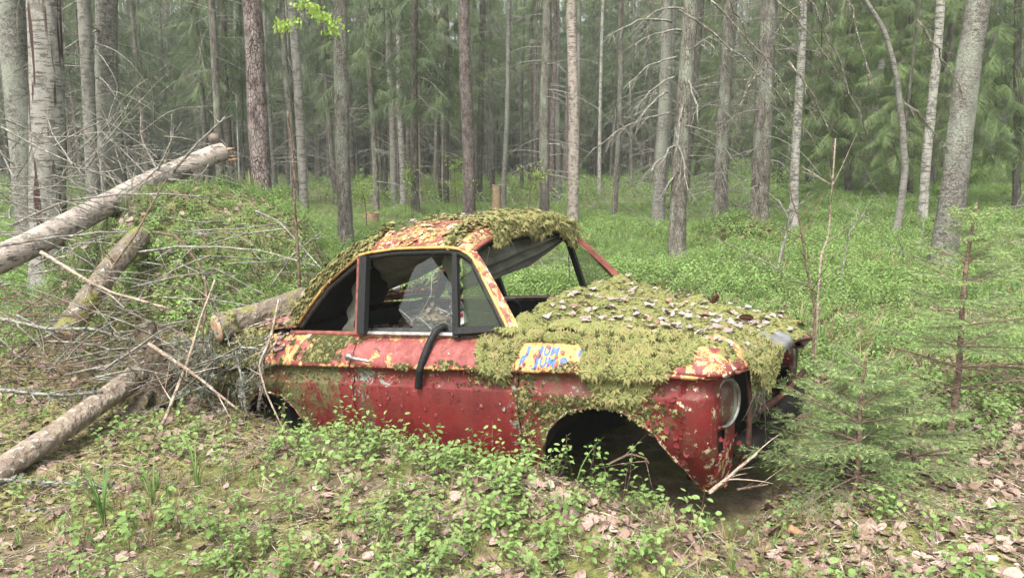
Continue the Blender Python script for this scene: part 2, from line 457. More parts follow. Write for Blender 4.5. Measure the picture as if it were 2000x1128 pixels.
M['fungus'] = simple('bracket_fungus', (.19,.15,.12), .85, (.08,.06,.05), 20, .3)
M['seat_vinyl'] = simple('old_seat_vinyl', (.14,.125,.09), .6, (.06,.055,.04), 10, .2)

def glass(name, tint, dirt, dcol):
    t = NT(name)
    tr = t.n('ShaderNodeBsdfTransparent'); tr.inputs[0].default_value = (*tint, 1)
    gl = t.n('ShaderNodeBsdfGlossy'); gl.inputs['Roughness'].default_value = .08
    fr = t.n('ShaderNodeValue'); fr.outputs[0].default_value = .03
    m1 = t.n('ShaderNodeMixShader'); t.l(fr.outputs[0], m1.inputs[0]); t.l(tr.outputs[0], m1.inputs[1]); t.l(gl.outputs[0], m1.inputs[2])
    n = t.noise(16, 6, .7); sc = t.noise(40, 5, .7, t.co((1, 1, 3)), 2.0)
    k = t.math('ADD', t.math('MULTIPLY', n, .6), t.math('MULTIPLY', sc, .4))
    df = t.n('ShaderNodeBsdfDiffuse'); df.inputs[0].default_value = (*dcol, 1)
    m2 = t.n('ShaderNodeMixShader'); t.l(t.ramp(k, [(.38, dirt*.35), (.66, dirt)]), m2.inputs[0])
    t.l(m1.outputs[0], m2.inputs[1]); t.l(df.outputs[0], m2.inputs[2]); t.l(m2.outputs[0], t.out.inputs[0])
    return t.m
M['door_glass'] = glass('dirty_door_glass', (.92,.95,.93), .065, (.16,.175,.155))
M['quarter_glass'] = glass('mouldy_quarter_glass', (.70,.76,.68), .50, (.055,.065,.04))
M['lamp_glass'] = glass('headlamp_glass', (.86,.88,.84), .34, (.12,.12,.09))

# ------------------------------------------------------------------ instance clouds
def make_cloud(name, mats_sources, pts, rots, scls, idx, label, cat, parent=None, group=None):
    """one object of many small pieces: its vertices are the points, geometry nodes set a piece on each"""
    pts = np.asarray(pts, np.float32)
    m = bpy.data.meshes.new(name)
    m.vertices.add(len(pts)); m.vertices.foreach_set('co', pts.ravel())
    a = m.attributes.new('rot', 'FLOAT_VECTOR', 'POINT'); a.data.foreach_set('vector', np.asarray(rots, np.float32).ravel())
    a = m.attributes.new('scl', 'FLOAT', 'POINT'); a.data.foreach_set('value', np.asarray(scls, np.float32).ravel())
    a = m.attributes.new('pick', 'INT', 'POINT'); a.data.foreach_set('value', np.asarray(idx, np.int32).ravel())
    o = link(bpy.data.objects.new(name, m), parent)
    if parent is None: tag(o, label, cat, group, 'stuff')
    else: o['kind'] = 'stuff'
    g = bpy.data.node_groups.new(name + '_nodes', 'GeometryNodeTree')
    g.interface.new_socket('Geometry', in_out='INPUT', socket_type='NodeSocketGeometry')
    g.interface.new_socket('Geometry', in_out='OUTPUT', socket_type='NodeSocketGeometry')
    N = g.nodes; gi = N.new('NodeGroupInput'); go = N.new('NodeGroupOutput')
    iop = N.new('GeometryNodeInstanceOnPoints')
    jn = N.new('GeometryNodeJoinGeometry')
    for s in reversed(mats_sources):              # a joined list counts from the last link
        oi = N.new('GeometryNodeObjectInfo'); oi.inputs['Object'].default_value = s; oi.inputs['As Instance'].default_value = False
        gti = N.new('GeometryNodeGeometryToInstance')
        g.links.new(oi.outputs['Geometry'], gti.inputs[0]); g.links.new(gti.outputs[0], jn.inputs[0])
    def na(nm, typ):
        x = N.new('GeometryNodeInputNamedAttribute'); x.data_type = typ; x.inputs['Name'].default_value = nm
        return x.outputs[0]
    e2r = N.new('FunctionNodeEulerToRotation')
    g.links.new(na('rot', 'FLOAT_VECTOR'), e2r.inputs[0])
    g.links.new(gi.outputs[0], iop.inputs['Points']); g.links.new(jn.outputs[0], iop.inputs['Instance'])
    iop.inputs['Pick Instance'].default_value = True
    g.links.new(na('pick', 'INT'), iop.inputs['Instance Index'])
    g.links.new(e2r.outputs[0], iop.inputs['Rotation']); g.links.new(na('scl', 'FLOAT'), iop.inputs['Scale'])
    g.links.new(iop.outputs[0], go.inputs[0])
    md = o.modifiers.new('scatter', 'NODES'); md.node_group = g
    return o

def source(name, mesh, mats):
    for m in (mats if isinstance(mats, (list, tuple)) else [mats]): mesh.materials.append(m)
    return bpy.data.objects.new(name, mesh)      # not linked: only a piece for make_cloud

def align_euler(nrm, spin):
    q = Vector(nrm).to_track_quat('Z', 'Y')
    from mathutils import Quaternion
    return tuple((q @ Quaternion((0, 0, 1), spin)).to_euler())
# ------------------------------------------------------------------ small pieces
def leaf_geo(L, W, fold=0.25, curl=0.2, r=None):
    """one leaf along +X from the origin: seven points, six triangles, folded on its midrib"""
    v = np.array([[0,0,0],[.30,.46,0],[.72,.40,0],[1,0,0],[.72,-.40,0],[.30,-.46,0],[.52,0,0]], float)
    v[:, 2] = fold*np.abs(v[:, 1]) - curl*v[:, 0]**2
    v *= np.array([L, W, L])
    return v, [(0,6,1),(1,6,2),(2,6,3),(3,6,4),(4,6,5),(5,6,0)]

def round_leaf_mesh(name, L, k):
    r = np.random.default_rng(k); mb = MB(); n = 10
    a = np.arange(n)*2*np.pi/n
    rad = (0.5 + .07*r.standard_normal(n)); rad[0] *= 1.25
    rim = np.stack([np.cos(a)*rad, np.sin(a)*rad*.82, np.zeros(n)], 1)*L
    ax = r.uniform(0, np.pi); cu = r.uniform(.5, 2.6)/L*.35
    rim[:, 2] = cu*(rim[:, 0]*np.cos(ax)+rim[:, 1]*np.sin(ax))**2 + .06*L*r.standard_normal(n)
    mid = rim*.5; mid[:, 2] = cu*.4*(mid[:, 0]*np.cos(ax)+mid[:, 1]*np.sin(ax))**2 + .02*L*r.standard_normal(n)
    V = np.vstack([[[0, 0, .004]], mid, rim])
    F = []
    for i in range(n):
        j = (i+1) % n
        F += [(0, 1+i, 1+j), (1+i, 1+n+i, 1+n+j, 1+j)]
    mb.add(V, F)
    return mb.mesh(name, smooth=False)

def sprig_mesh(name, k, h=.16, leaves=12, L=.024, spread=.05, woody=True):
    r = np.random.default_rng(k); mb = MB()
    for b in range(r.integers(2, 4)):
        a = r.uniform(0, 6.28); lean = r.uniform(.1, .5)
        hh = h*r.uniform(.7, 1.1)
        tip = np.array([math.cos(a)*lean*hh, math.sin(a)*lean*hh, hh])
        p = [np.array([0, 0, -.02]), tip*.5 + r.normal(0, .01, 3), tip]
        mb.tube(p, [.0014, .0011, .0006], 3, cap=False, mi=1)
        m = max(3, leaves//2)
        for i in range(m):
            t = .35 + .65*(i+.5)/m
            base = p[0]*(1-t)**2 + 2*t*(1-t)*p[1] + t*t*p[2]
            az = a + i*2.4 + r.normal(0, .4)
            out = np.array([math.cos(az), math.sin(az), .25])
            c = base + out*spread*.45*r.uniform(.3, 1)*(1.15-t*.5)
            if r.random() < .4: mb.tube([base, c], .0006, 3, cap=False, mi=1)
            v, f = leaf_geo(L*r.uniform(.7, 1.15), L*.62*r.uniform(.8, 1.2), r.uniform(.05, .4), r.uniform(-.1, .35))
            v = v @ rotm(r.normal(0, .35), r.normal(-.1, .35), az + r.normal(0, .5)).T
            mb.add(v + c, f, 0)
    return mb.mesh(name, smooth=False)

def moss_mesh(name, k, s=.034, fronds=9, up=.55):
    r = np.random.default_rng(k); mb = MB()
    for i in range(fronds):
        az = i*2*np.pi/fronds + r.normal(0, .3); el = r.uniform(.15, 1.15)*up
        L = s*r.uniform(.7, 1.2); n = 4
        d = np.array([math.cos(az)*math.cos(el), math.sin(az)*math.cos(el), math.sin(el)])
        side = np.array([-math.sin(az), math.cos(az), 0])
        V, Fq = [], []
        for j in range(n+1):
            t = j/n
            c = d*L*t + np.array([0, 0, -L*.45*t*t]) + side*r.normal(0, L*.03)
            w = L*(.27*(1-t)**.7 + .03)*(1.0 if j % 2 == 0 else .6)
            V += [c - side*w + [0, 0, -w*.3], c + [0, 0, w*.25], c + side*w + [0, 0, -w*.3]]
        for j in range(n):
            b = j*3
            Fq += [(b, b+1, b+4, b+3), (b+1, b+2, b+5, b+4)]
        mb.add(V, Fq)
    return mb.mesh(name, smooth=False)

def grass_mesh(name, k, h=.18, n=7, w=.0035):
    r = np.random.default_rng(k); mb = MB()
    for i in range(n):
        az = r.uniform(0, 6.28); ln = r.uniform(.15, .7); L = h*r.uniform(.6, 1.15)
        d = np.array([math.cos(az), math.sin(az), 0]); sd_ = np.array([-d[1], d[0], 0])
        b = d*r.uniform(0, .02); V = []; m = 5
        for j in range(m+1):
            t = j/m
            c = b + d*L*ln*t*t*1.1 + np.array([0, 0, L*(t - .35*ln*t*t)])
            ww = w*(1-t)**.6 + .0003
            V += [c - sd_*ww, c + sd_*ww]
        mb.add(V, [(2*j, 2*j+1, 2*j+3, 2*j+2) for j in range(m)])
    return mb.mesh(name, smooth=False)

def scrap_mesh(name, k, L=.09):
    r = np.random.default_rng(k); mb = MB()
    for i in range(3):
        a = r.uniform(0, 6.28); p0 = r.normal(0, .02, 3)*[1, 1, .2]
        d = np.array([math.cos(a), math.sin(a), r.normal(0, .12)])*L*r.uniform(.4, 1.2)
        mb.tube([p0 - d/2, p0 + r.normal(0, .006, 3), p0 + d/2], [.0016, .0018, .0008], 3, cap=False)
    return mb.mesh(name, smooth=False)

S_litter = [source('litter_piece', round_leaf_mesh('litter_piece', .046, 100+i), M['litter_leaf'] if i % 3 else M['litter_leaf_dark']) for i in range(7)]
S_bil = [source('bilberry_piece', sprig_mesh('bilberry_piece', 200+i, .15, 13, .034), [M['bilberry_leaf'], M['stick_brown']]) for i in range(6)]
S_mead = [source('meadow_piece', sprig_mesh('meadow_piece', 220+i, .22, 26, .030, .11), [M['meadow_leaf'], M['stick_brown']]) for i in range(5)]
S_moss = [source('moss_piece', moss_mesh('moss_piece', 240+i, .023, 8), M['moss_sprig']) for i in range(4)] + \
         [source('moss_piece_dry', moss_mesh('moss_piece_dry', 250, up=.4), M['moss_sprig_dry']), source('moss_piece_dark', moss_mesh('moss_piece_dark', 251), M['moss_sprig_dark'])]
S_grass = [source('grass_piece', grass_mesh('grass_piece', 260+i), M['grass_blade'] if i < 2 else M['dry_grass']) for i in range(4)]
S_scrap = [source('scrap_piece', scrap_mesh('scrap_piece', 270+i), M['stick_brown'] if i < 2 else M['stick_pale']) for i in range(4)]
S_lich = [source('lichen_piece', moss_mesh('lichen_piece', 280+i, .022, 7, .8), M['lichen_bit']) for i in range(2)]

# ------------------------------------------------------------------ the ground: one sheet to the horizon
def sinhspace(a, b, c, n, k):
    u = np.linspace(-1, 1, n); s = np.sinh(k*u)/np.sinh(k)
    return np.where(s < 0, c + s*(c-a), c + s*(b-c))
gx = sinhspace(-90, 90, -.3, 260, 5.2); gy = sinhspace(-40, 110, 5.0, 260, 5.2)
GX, GY = np.meshgrid(gx, gy, indexing='ij')
GZ = ground(GX, GY)
ii = np.arange(260*260).reshape(260, 260)
gm = big_mesh('forest_floor', np.stack([GX, GY, GZ], -1).reshape(-1, 3),
              np.stack([ii[:-1, :-1], ii[1:, :-1], ii[1:, 1:], ii[:-1, 1:]], -1).reshape(-1, 4), True)

def car_local(x, y):
    cx, cy = x - CAR_T[0], y - CAR_T[1]
    return CAR_M[0,0]*cx + CAR_M[1,0]*cy, CAR_M[0,1]*cx + CAR_M[1,1]*cy
def in_car(x, y, g=0.0):
    lx, ly = car_local(x, y)
    return (lx > -2.95-g) & (lx < .55+g) & (np.abs(ly) < .72+g)
def green_w(x, y):
    """how much of the ground the meadow of bilberry covers"""
    far = sstep(4.6, 6.0, y + .55*np.clip(x, -.6, 3) + .6*fbm(x*.6, y*.6, 5, 2))
    far = far*(1 - .85*np.exp(-(((x+2.75)/1.2)**2 + ((y-4.55)/.6)**2)))
    dim = sstep(15, 24, y)*(1-sstep(2, 7, x))*(.55+.5*fbm(x*.15, y*.15, 2, 2))
    return np.clip(far - .6*dim, 0, 1)
a = gm.attributes.new('green', 'FLOAT', 'POINT'); a.data.foreach_set('value', green_w(GX, GY).ravel().astype(np.float32)*.9)
floor = obj('forest_floor', gm, M['soil']); tag(floor, 'mossy brown forest floor under leaf litter and bilberry', 'ground', kind='structure')

# ------------------------------------------------------------------ ground cover
def spread(n, y0, y1, slope=.78, x0=.4):
    """random points in the wedge of ground that the picture shows and a step to either side"""
    y = np.sqrt(rng.uniform(y0*y0, y1*y1, n)); x = rng.uniform(-1, 1, n)*(slope*y + x0)
    return x, y
def tilt(n, t): return np.stack([rng.normal(0, t, n), rng.normal(0, t, n), rng.uniform(0, 6.283, n)], 1)
def gnormal_rot(x, y, t):
    e = .05
    gx_ = (ground(x+e, y)-ground(x-e, y))/(2*e); gy_ = (ground(x, y+e)-ground(x, y-e))/(2*e)
    r = tilt(len(x), t)
    # tip towards the slope, in the turned frame of each piece
    c, s = np.cos(r[:, 2]), np.sin(r[:, 2])
    r[:, 0] += np.arctan(gy_*c - gx_*s); r[:, 1] += -np.arctan(gx_*c + gy_*s)
    return r

def patchy(x, y, sc, seed, lo, hi): return sstep(lo, hi, fbm(x*sc, y*sc, seed, 3))

# fallen leaves: thickest bottom right and in front of the car
x, y = spread(50000, 2.1, 9.0)
dens = .30 + .75*sstep(-.6, 1.2, x - .35*(y-3)) ; dens *= 1 - .75*sstep(4.5, 6.5, y)
dens *= .45 + .8*patchy(x, y, 1.6, 11, -.25, .25)
k = (rng.random(len(x)) < dens) & ~in_car(x, y, .0)
x, y = x[k], y[k]
make_cloud('leaf_litter', S_litter, np.stack([x, y, ground(x, y)+.012], 1), gnormal_rot(x, y, .38), rng.uniform(.45, 1.25, len(x)),
           rng.integers(0, len(S_litter), len(x)), 'dry pinkish brown fallen leaves strewn over the forest floor', 'leaf litter')
# needles, bark bits and thin dead stalks between them
x, y = spread(24000, 2.1, 7.5); k = ~in_car(x, y, .0) & (rng.random(len(x)) < 1.1 - .1*y); x, y = x[k], y[k]
make_cloud('twig_litter', S_scrap, np.stack([x, y, ground(x, y)+.012], 1), gnormal_rot(x, y, .2), rng.uniform(.4, 1.3, len(x)),
           rng.integers(0, 4, len(x)), 'small broken twigs and stalks scattered over the ground', 'twig litter')
# moss on the ground
x, y = spread(85000, 2.1, 7.5)
heap = np.exp(-(((x+2.7)/1.3)**2 + ((y-5.0)/1.2)**2))
dens = .9*patchy(x, y, 1.1, 21, -.25, .15)*(1 - .7*sstep(.2, 1.6, x-.3*(y-3))) + .9*heap
k = (rng.random(len(x)) < dens) & ~in_car(x, y, .02); x, y = x[k], y[k]
make_cloud('ground_moss', S_moss, np.stack([x, y, ground(x, y)+.004], 1), gnormal_rot(x, y, .25), rng.uniform(.5, 1.1, len(x)),
           rng.choice(6, len(x), p=[.16, .16, .16, .16, .2, .16]), 'yellow green moss cushions on the forest floor', 'moss')
# short grass, green and dry
x, y = spread(16000, 2.1, 8.0)
dens = .8*patchy(x, y, 1.3, 31, -.1, .3)*(1-sstep(.6, 2.0, x)*.6)
k = (rng.random(len(x)) < dens) & ~in_car(x, y, .05); x, y = x[k], y[k]
make_cloud('short_grass', S_grass, np.stack([x, y, ground(x, y)-.005], 1), tilt(len(x), .15), rng.uniform(.25, .62, len(x)),
           rng.choice(4, len(x), p=[.2, .2, .3, .3]), 'thin short grass, part green part dry, among fallen leaves', 'grass')
# bilberry in front of the car
x, y = spread(10500, 2.1, 6.5)
lx, ly = car_local(x, y)
dens = .16 + .75*patchy(x, y, 1.5, 41, -.08, .22)
dens *= 1 - .5*sstep(-.4, -1.2, x)
dens *= np.where(x > .95, .42 + .4*sstep(.35*y+.3, .62*y, x), 1)
dens = np.where((ly < -.75) & (ly > -1.35) & (lx > -1.6) & (lx < .4), np.maximum(dens, .85), dens)
dens *= 1 - .85*np.exp(-(((x+2.6)/1.1)**2 + ((y-4.7)/.8)**2))
dens *= 1 - .9*np.exp(-(((x-.95)/.45)**2 + ((y-2.9)/.55)**2))
k = (rng.random(len(x)) < dens*.62) & ~in_car(x, y, .03); x, y = x[k], y[k]
make_cloud('bilberry_cover', S_bil, np.stack([x, y, ground(x, y)], 1), tilt(len(x), .2), rng.uniform(.5, 1.05, len(x)),
           rng.integers(0, 6, len(x)), 'low bright green bilberry sprigs over the near ground', 'bilberry')
# the meadow behind the car
x, y = spread(80000, 4.4, 24, .8)
mnd = np.exp(-(((x+2.95)/1.5)**2 + ((y-7.0)/1.6)**2)**2)
k = (rng.random(len(x)) < .95*mnd*sstep(4.9, 5.6, y)) | (rng.random(len(x)) < .0) | (rng.random(len(x)) < green_w(x, y)*(1.15-.022*y)*(.35+.85*patchy(x, y, .7, 51, -.25, .2))) & ~in_car(x, y, .06)
mx_, my_ = x[k], y[k]
make_cloud('bilberry_meadow', S_mead, np.stack([mx_, my_, ground(mx_, my_)-.02], 1), gnormal_rot(mx_, my_, .22), rng.uniform(.5, 1.05, len(mx_))*(.65+.6*patchy(mx_, my_, .45, 57, -.3, .3)),
           rng.integers(0, 5, len(mx_)), 'bright green bilberry meadow behind the car and over the mound', 'bilberry')
x, y = spread(14000, 4.8, 15, .8); k = (patchy(x, y, .6, 71, .0, .3) > rng.random(len(x))) & ~in_car(x, y, .05) & (green_w(x, y) > .5); x, y = x[k], y[k]
make_cloud('meadow_grass', S_grass, np.stack([x, y, ground(x, y)], 1), tilt(len(x), .2), rng.uniform(.7, 1.7, len(x)), rng.choice(4, len(x), p=[.4, .35, .15, .1]), 'grass growing in patches through the bilberry meadow', 'grass')
x, y = spread(14000, 5.5, 16, .8); k = (patchy(x, y, .7, 51, -.25, .2) < .45) & (rng.random(len(x)) < .7) & ~in_car(x, y, .05); x, y = x[k], y[k]
make_cloud('meadow_litter', S_litter, np.stack([x, y, ground(x, y)+.03], 1), gnormal_rot(x, y, .4), rng.uniform(.6, 1.5, len(x)), rng.integers(0, 7, len(x)), 'brown fallen leaves showing in bare spots of the meadow', 'leaf litter')
x, y = spread(16000, 22, 62, .85)
k = rng.random(len(x)) < (.30 + .7*patchy(x, y, .25, 61, -.2, .25))*(1-.35*(x < 0)); x, y = x[k], y[k]
make_cloud('far_undergrowth', S_mead, np.stack([x, y, ground(x, y)-.05], 1), tilt(len(x), .2), rng.uniform(1.4, 2.9, len(x)),
           rng.integers(0, 5, len(x)), 'green undergrowth on the ground far back between the trunks', 'undergrowth')
# ------------------------------------------------------------------ trees
def trunk_mesh(name, path, radii, n=18, rough=.06, seed=0):
    mb = MB()
    def bump(p, a):
        ca, sa = np.cos(a)[None], np.sin(a)[None]; z = p[:, 2][:, None]
        return 1 + rough*2*fbm(ca*2.2+seed, sa*2.2, z*3.0, 3) + rough*1.2*vnoise(ca*6+seed, sa*6, z*12)
    mb.tube(path, radii, n, bump=bump)
    return mb.mesh(name)

def twiggy(mb, p0, d, L, r0, g, depth=1, droop=.25, n=6, sides=4, wig=.05):
    """a dead branch: bent tapering tube with thinner side twigs"""
    pts = [np.array(p0, float)]; d = np.array(d, float); d /= np.linalg.norm(d)
    for i in range(n):
        d = d + np.array([g.normal(0, wig), g.normal(0, wig), -droop/n + g.normal(0, wig)])
        d /= np.linalg.norm(d)
        pts.append(pts[-1] + d*L/n)
    rad = r0*np.linspace(1, .25, n+1)
    mb.tube(pts, rad, sides, cap=False)
    if depth > 0:
        for i in range(int(g.integers(3, 7))):
            k = int(g.integers(1, n)); t = pts[k+1]-pts[k]; t /= np.linalg.norm(t)
            s = np.cross(t, g.normal(0, 1, 3)); s /= np.linalg.norm(s)+1e-6
            twiggy(mb, pts[k], t*.8 + s*.8 + [0, 0, -.25], L*g.uniform(.15, .38), rad[k]*.55, g, depth-1, droop*.8, 3, 3, wig*1.3)
    return pts

def dead_set(name, seed, z0, z1, count, Lm, r0=.009, R0=.1, up=0.0):
    g = np.random.default_rng(seed); mb = MB()
    for i in range(count):
        z = g.uniform(z0, z1); az = g.uniform(0, 6.28)
        twiggy(mb, [math.cos(az)*R0, math.sin(az)*R0, z], [math.cos(az), math.sin(az), up + g.normal(0, .22)], Lm*g.uniform(.35, 1.15), r0*g.uniform(.6, 1.3), g, 1, .45)
    return mb.mesh(name)

def bough_arrays(seed, L=1.6, twigs=40):
    """a spruce bough along +X: drooping stem, hanging side twigs as narrow serrated strips"""
    g = np.random.default_rng(seed); V, F = [], []
    def strip(p, d, ln, w):
        d = d/np.linalg.norm(d); s = np.cross(d, [0, 0, 1.]); s = s/(np.linalg.norm(s)+1e-6); b = sum(len(q) for q in V)
        m = 3; vs = []
        for j in range(m+1):
            t = j/m; c = p + d*ln*t + np.array([0, 0, -.35*ln*t*t])
            ww = w*(1-.75*t)*(1 if j % 2 else .45)
            vs += [c - s*ww + [0, 0, -.3*ww], c + s*ww + [0, 0, -.3*ww]]
        V.append(np.array(vs))
        for j in range(m): F.append((b+2*j, b+2*j+1, b+2*j+3, b+2*j+2))
    P = lambda t: np.array([L*t, 0, -.30*L*t*t + .08*L*t])
    for j in range(8):
        a, b_ = P(j/8), P((j+1)/8); strip(a, b_-a, np.linalg.norm(b_-a)*1.05, .022)
    for i in range(twigs):
        t = .12 + .88*(i/twigs); sg = 1 if i % 2 else -1
        ln = L*(.30*(1-t) + .10)*g.uniform(.7, 1.3)
        d = np.array([.55+.3*g.random(), sg*g.uniform(.5, 1.0), -g.uniform(.2, 1.5)])
        p = P(t); strip(p, d, ln, .013)
        d = d/np.linalg.norm(d)
        for q in range(4):
            u = .2 + .2*q
            strip(p + d*ln*u + [0, 0, -.35*ln*u*u], d + [g.normal(0, .3), (-1)**q*.8, -.5], ln*.5*g.uniform(.6, 1.2), .011)
    return np.concatenate(V), np.array(F)
BOUGHS = [bough_arrays(300+i) for i in range(4)]

def crown_mesh(name, seed, z0, z1, count, rmax, mat):
    g = np.random.default_rng(seed); Vs, Fs, b = [], [], 0
    for i in range(count):
        z = z0 + (z1-z0)*(i+g.random())/count
        t = (z-z0)/(z1-z0); az = i*2.39996 + g.normal(0, .4)
        s = rmax/1.6*(1-t*.85)*g.uniform(.45, 1.25)*(.65+.35*min(1, t*5))
        V, F = BOUGHS[int(g.integers(0, 4))]
        m = rotm(g.normal(0, .55), .22 + g.normal(0, .3), az)
        off = g.uniform(0, .9)*rmax*(1-t*.8)*.6
        Vs.append((V*s) @ m.T + [off*math.cos(az), off*math.sin(az), z - .25*off]); Fs.append(F + b); b += len(V)
    m = big_mesh(name, np.concatenate(Vs), np.concatenate(Fs))
    m.materials.append(mat)
    return m

CROWN_HIGH = [crown_mesh('crown', 310+i, 6.0, 15.5, 62, 1.2, M['needle_spray']) for i in range(2)]      # long bare boles
CROWN_MID = [crown_mesh('crown', 320+i, 3.0, 14.0, 140, 1.45, M['needle_spray']) for i in range(3)]
CROWN_LOW = [crown_mesh('crown', 330+i, .9, 10.0, 300, 1.15, M['needle_spray_bright']) for i in range(2)]
DEAD = [dead_set('dead_branches', 340+i, .7, 8.0, 46, 1.35, .010, .09) for i in range(4)]
DEAD_FINE = []
DEAD_FEW = [dead_set('dead_branches', 350+i, 1.0, 8.0, 16, .9, .008, .09) for i in range(2)]
def fine_set(name, seed, z0, z1, count, Lm):
    g = np.random.default_rng(seed); mb = MB()
    for i in range(count):
        z = g.uniform(z0, z1); az = g.uniform(0, 6.28)
        twiggy(mb, [math.cos(az)*.08, math.sin(az)*.08, z], [math.cos(az), math.sin(az), g.normal(.1, .25)], Lm*g.uniform(.4, 1.2), .009*g.uniform(.6, 1.3), g, 2, .9, 5, 3, .07)
    return mb.mesh(name)
DEAD_FINE = [fine_set('dead_branches', 355+i, .6, 6.5, 44, 1.5) for i in range(3)]
for m in DEAD + DEAD_FEW + DEAD_FINE: m.materials.append(M['dead_branch'])

def leafy_crown(name, seed, z0, z1, n, rad, mat):
    g = np.random.default_rng(seed); mb = MB(); 
    for i in range(26):
        z = g.uniform(z0, z1); az = g.uniform(0, 6.28); L = rad*g.uniform(.5, 1.1)
        pts = twiggy(mb, [0, 0, z], [math.cos(az), math.sin(az), .5], L, .012, g, 0, .4)
    nb = len(mb.f)
    for i in range(n):
        z = g.uniform(z0, z1); az = g.uniform(0, 6.28); q = rad*math.sqrt(g.random())
        v, f = leaf_geo(.06, .04, .1, .2); v = v @ rotm(*g.uniform(-3, 3, 3)).T
        mb.add(v + [q*math.cos(az), q*math.sin(az), z + .4*q], f, 1)
    return mb
LEAFY = [leafy_crown('leaf_crown', 360+i, 7.5, 13, 1600, 1.7, None).mesh('crown', False) for i in range(2)]
for m in LEAFY: m.materials.append(M['stick_brown']); m.materials.append(M['birch_leaf'])

def tree(name, label, cat, bark, xt, xb, yb, w, Y, H=13.5, crown=None, dead=None, path=None, group=None, flare=.25, rough=.06, n=18, yaw=None, sz=1.0, dmat=None):
    """a tree standing at distance Y whose trunk passes the photograph's columns xb (at row yb) and xt (at row 0); w = trunk width there"""
    pt, pb = at(xt, 0, Y), at(xb, yb, Y)
    r = w/2/F_PX*Y*1.0
    d = (pt-pb)/(pt[2]-pb[2])
    g0 = pb.copy()
    z = float(ground(g0[0], Y)); base = pb + d*(z - pb[2]); base[2] = z
    root = empty(name, base.tolist(), label, cat, group)
    zs = np.concatenate([[-.12, 0, .08, .2, .4], np.arange(.7, H, .28)])
    if path is None:
        P = np.outer(zs, d)
        s = sum(map(ord, label)) % 97
        P[:, 0] += .018*np.sin(zs*1.3 + s) ; P[:, 1] += .02*np.sin(zs*1.1 + s*2)
    else:
        pp = np.array([at(px, py, Y) for px, py in path]) - base
        zs = np.concatenate([[-.12], np.linspace(0, pp[-1][2], 26)])
        P = np.stack([np.interp(zs, pp[:, 2], pp[:, 0]), np.zeros(len(zs)), zs], 1)
    rad = r*(1 - .55*np.clip(zs, 0, None)/max(zs[-1], 1)) * (1 + flare*np.exp(-np.clip(zs, 0, None)/.18)) * .95
    seed = int(abs(xt*7+xb)) % 50
    tr = obj('trunk', trunk_mesh('trunk', P, rad, n, rough, seed), M[bark], root)
    if crown is not None:
        c = obj('crown', crown, None, root); c.rotation_euler = (0, 0, yaw if yaw is not None else rng.uniform(0, 6.28)); c.scale = (sz, sz, sz)
        c.location = (P[-1]*.5).tolist()[:2] + [0]
    if dead is not None:
        c = obj('dead_branches', dead, None, root); c.rotation_euler = (0, 0, rng.uniform(0, 6.28)); c['kind'] = 'stuff'
        c.rotation_euler[0] = -math.atan(d[1]); c.rotation_euler[1] = math.atan(d[0])
    return root, P, rad

T = {}
def tr(key, *a, **k): T[key] = tree(*a, **k)
HI, MI, LO = CROWN_HIGH, CROWN_MID, CROWN_LOW
tr('left_edge', 'spruce_tree', 'thick grey trunk at the far left edge beside the streaked birch', 'tree', 'aspen_bark', 24, 52, 380, 58, 11.2, crown=HI[0], dead=DEAD_FEW[0])
tr('streak', 'birch_tree', 'white birch with long dark vertical streaks down its bark', 'tree', 'birch_bark_streaked', 82, 96, 380, 70, 8.6, crown=LEAFY[0], rough=.09, n=26)
tr('left_pale', 'birch_tree', 'slim pale grey trunk between the streaked birch and the thick pair trunk', 'tree', 'birch_bark_grey', 162, 182, 350, 27, 10.2, crown=LEAFY[1])
tr('left_grey', 'spruce_tree', 'smooth thick grey trunk right of the slim pale trunk above the mound', 'tree', 'aspen_bark', 211, 215, 350, 47, 10.6, crown=HI[1], dead=DEAD_FINE[0])
tr('pine_mound', 'pine_tree', 'reddish scaly pine trunk rising behind the green mound', 'tree', 'pine_bark', 489, 516, 390, 41, 9.7, crown=HI[0], rough=.10, n=28)
tr('thin_mound', 'spruce_tree', 'thin pale grey trunk between the mound and the rough trunk behind the car', 'tree', 'birch_bark_grey', 568, 603, 490, 19, 11.6, crown=LEAFY[0], dead=DEAD_FEW[1])
tr('rough_car', 'pine_tree', 'rough grey barked trunk straight behind the rear slope of the car roof', 'tree', 'spruce_bark', 662, 676, 488, 31, 12.6, crown=HI[1], rough=.11, n=28)
tr('thin_a', 'spruce_tree', 'thin grey trunk with drooping dead twigs beside the cut ochre stump', 'tree', 'spruce_bark', 717, 735, 410, 13, 21, crown=MI[0], dead=DEAD[1], n=10)
tr('dark_a', 'spruce_tree', 'very dark slim trunk left of the two grey birches behind the car roof', 'tree', 'spruce_bark_dark', 747, 754, 387, 9, 27, crown=MI[1], dead=DEAD[2], n=8)
tr('birch_a', 'birch_tree', 'dull brownish birch with a dark foot, left of the paler birch', 'tree', 'birch_bark_grey', 757, 771, 395, 15, 25, crown=LEAFY[1], n=12)
tr('birch_b', 'birch_tree', 'pale silvery slim birch standing just right of the brownish birch', 'tree', 'birch_bark', 776, 787, 400, 13, 23.5, crown=LEAFY[0], n=12)
tr('brown_thin', 'dead_spruce', 'thin bare light brown dead trunk with fine side twigs', 'tree', 'stick_pale', 817, 819, 397, 7, 24, dead=DEAD[3], n=8)
tr('dark_b', 'spruce_tree', 'thin dark trunk leaning slightly, between the brown dead trunk and the reddish pine', 'tree', 'spruce_bark_dark', 849, 861, 402, 7.5, 24, crown=MI[2], dead=DEAD[0], n=8)
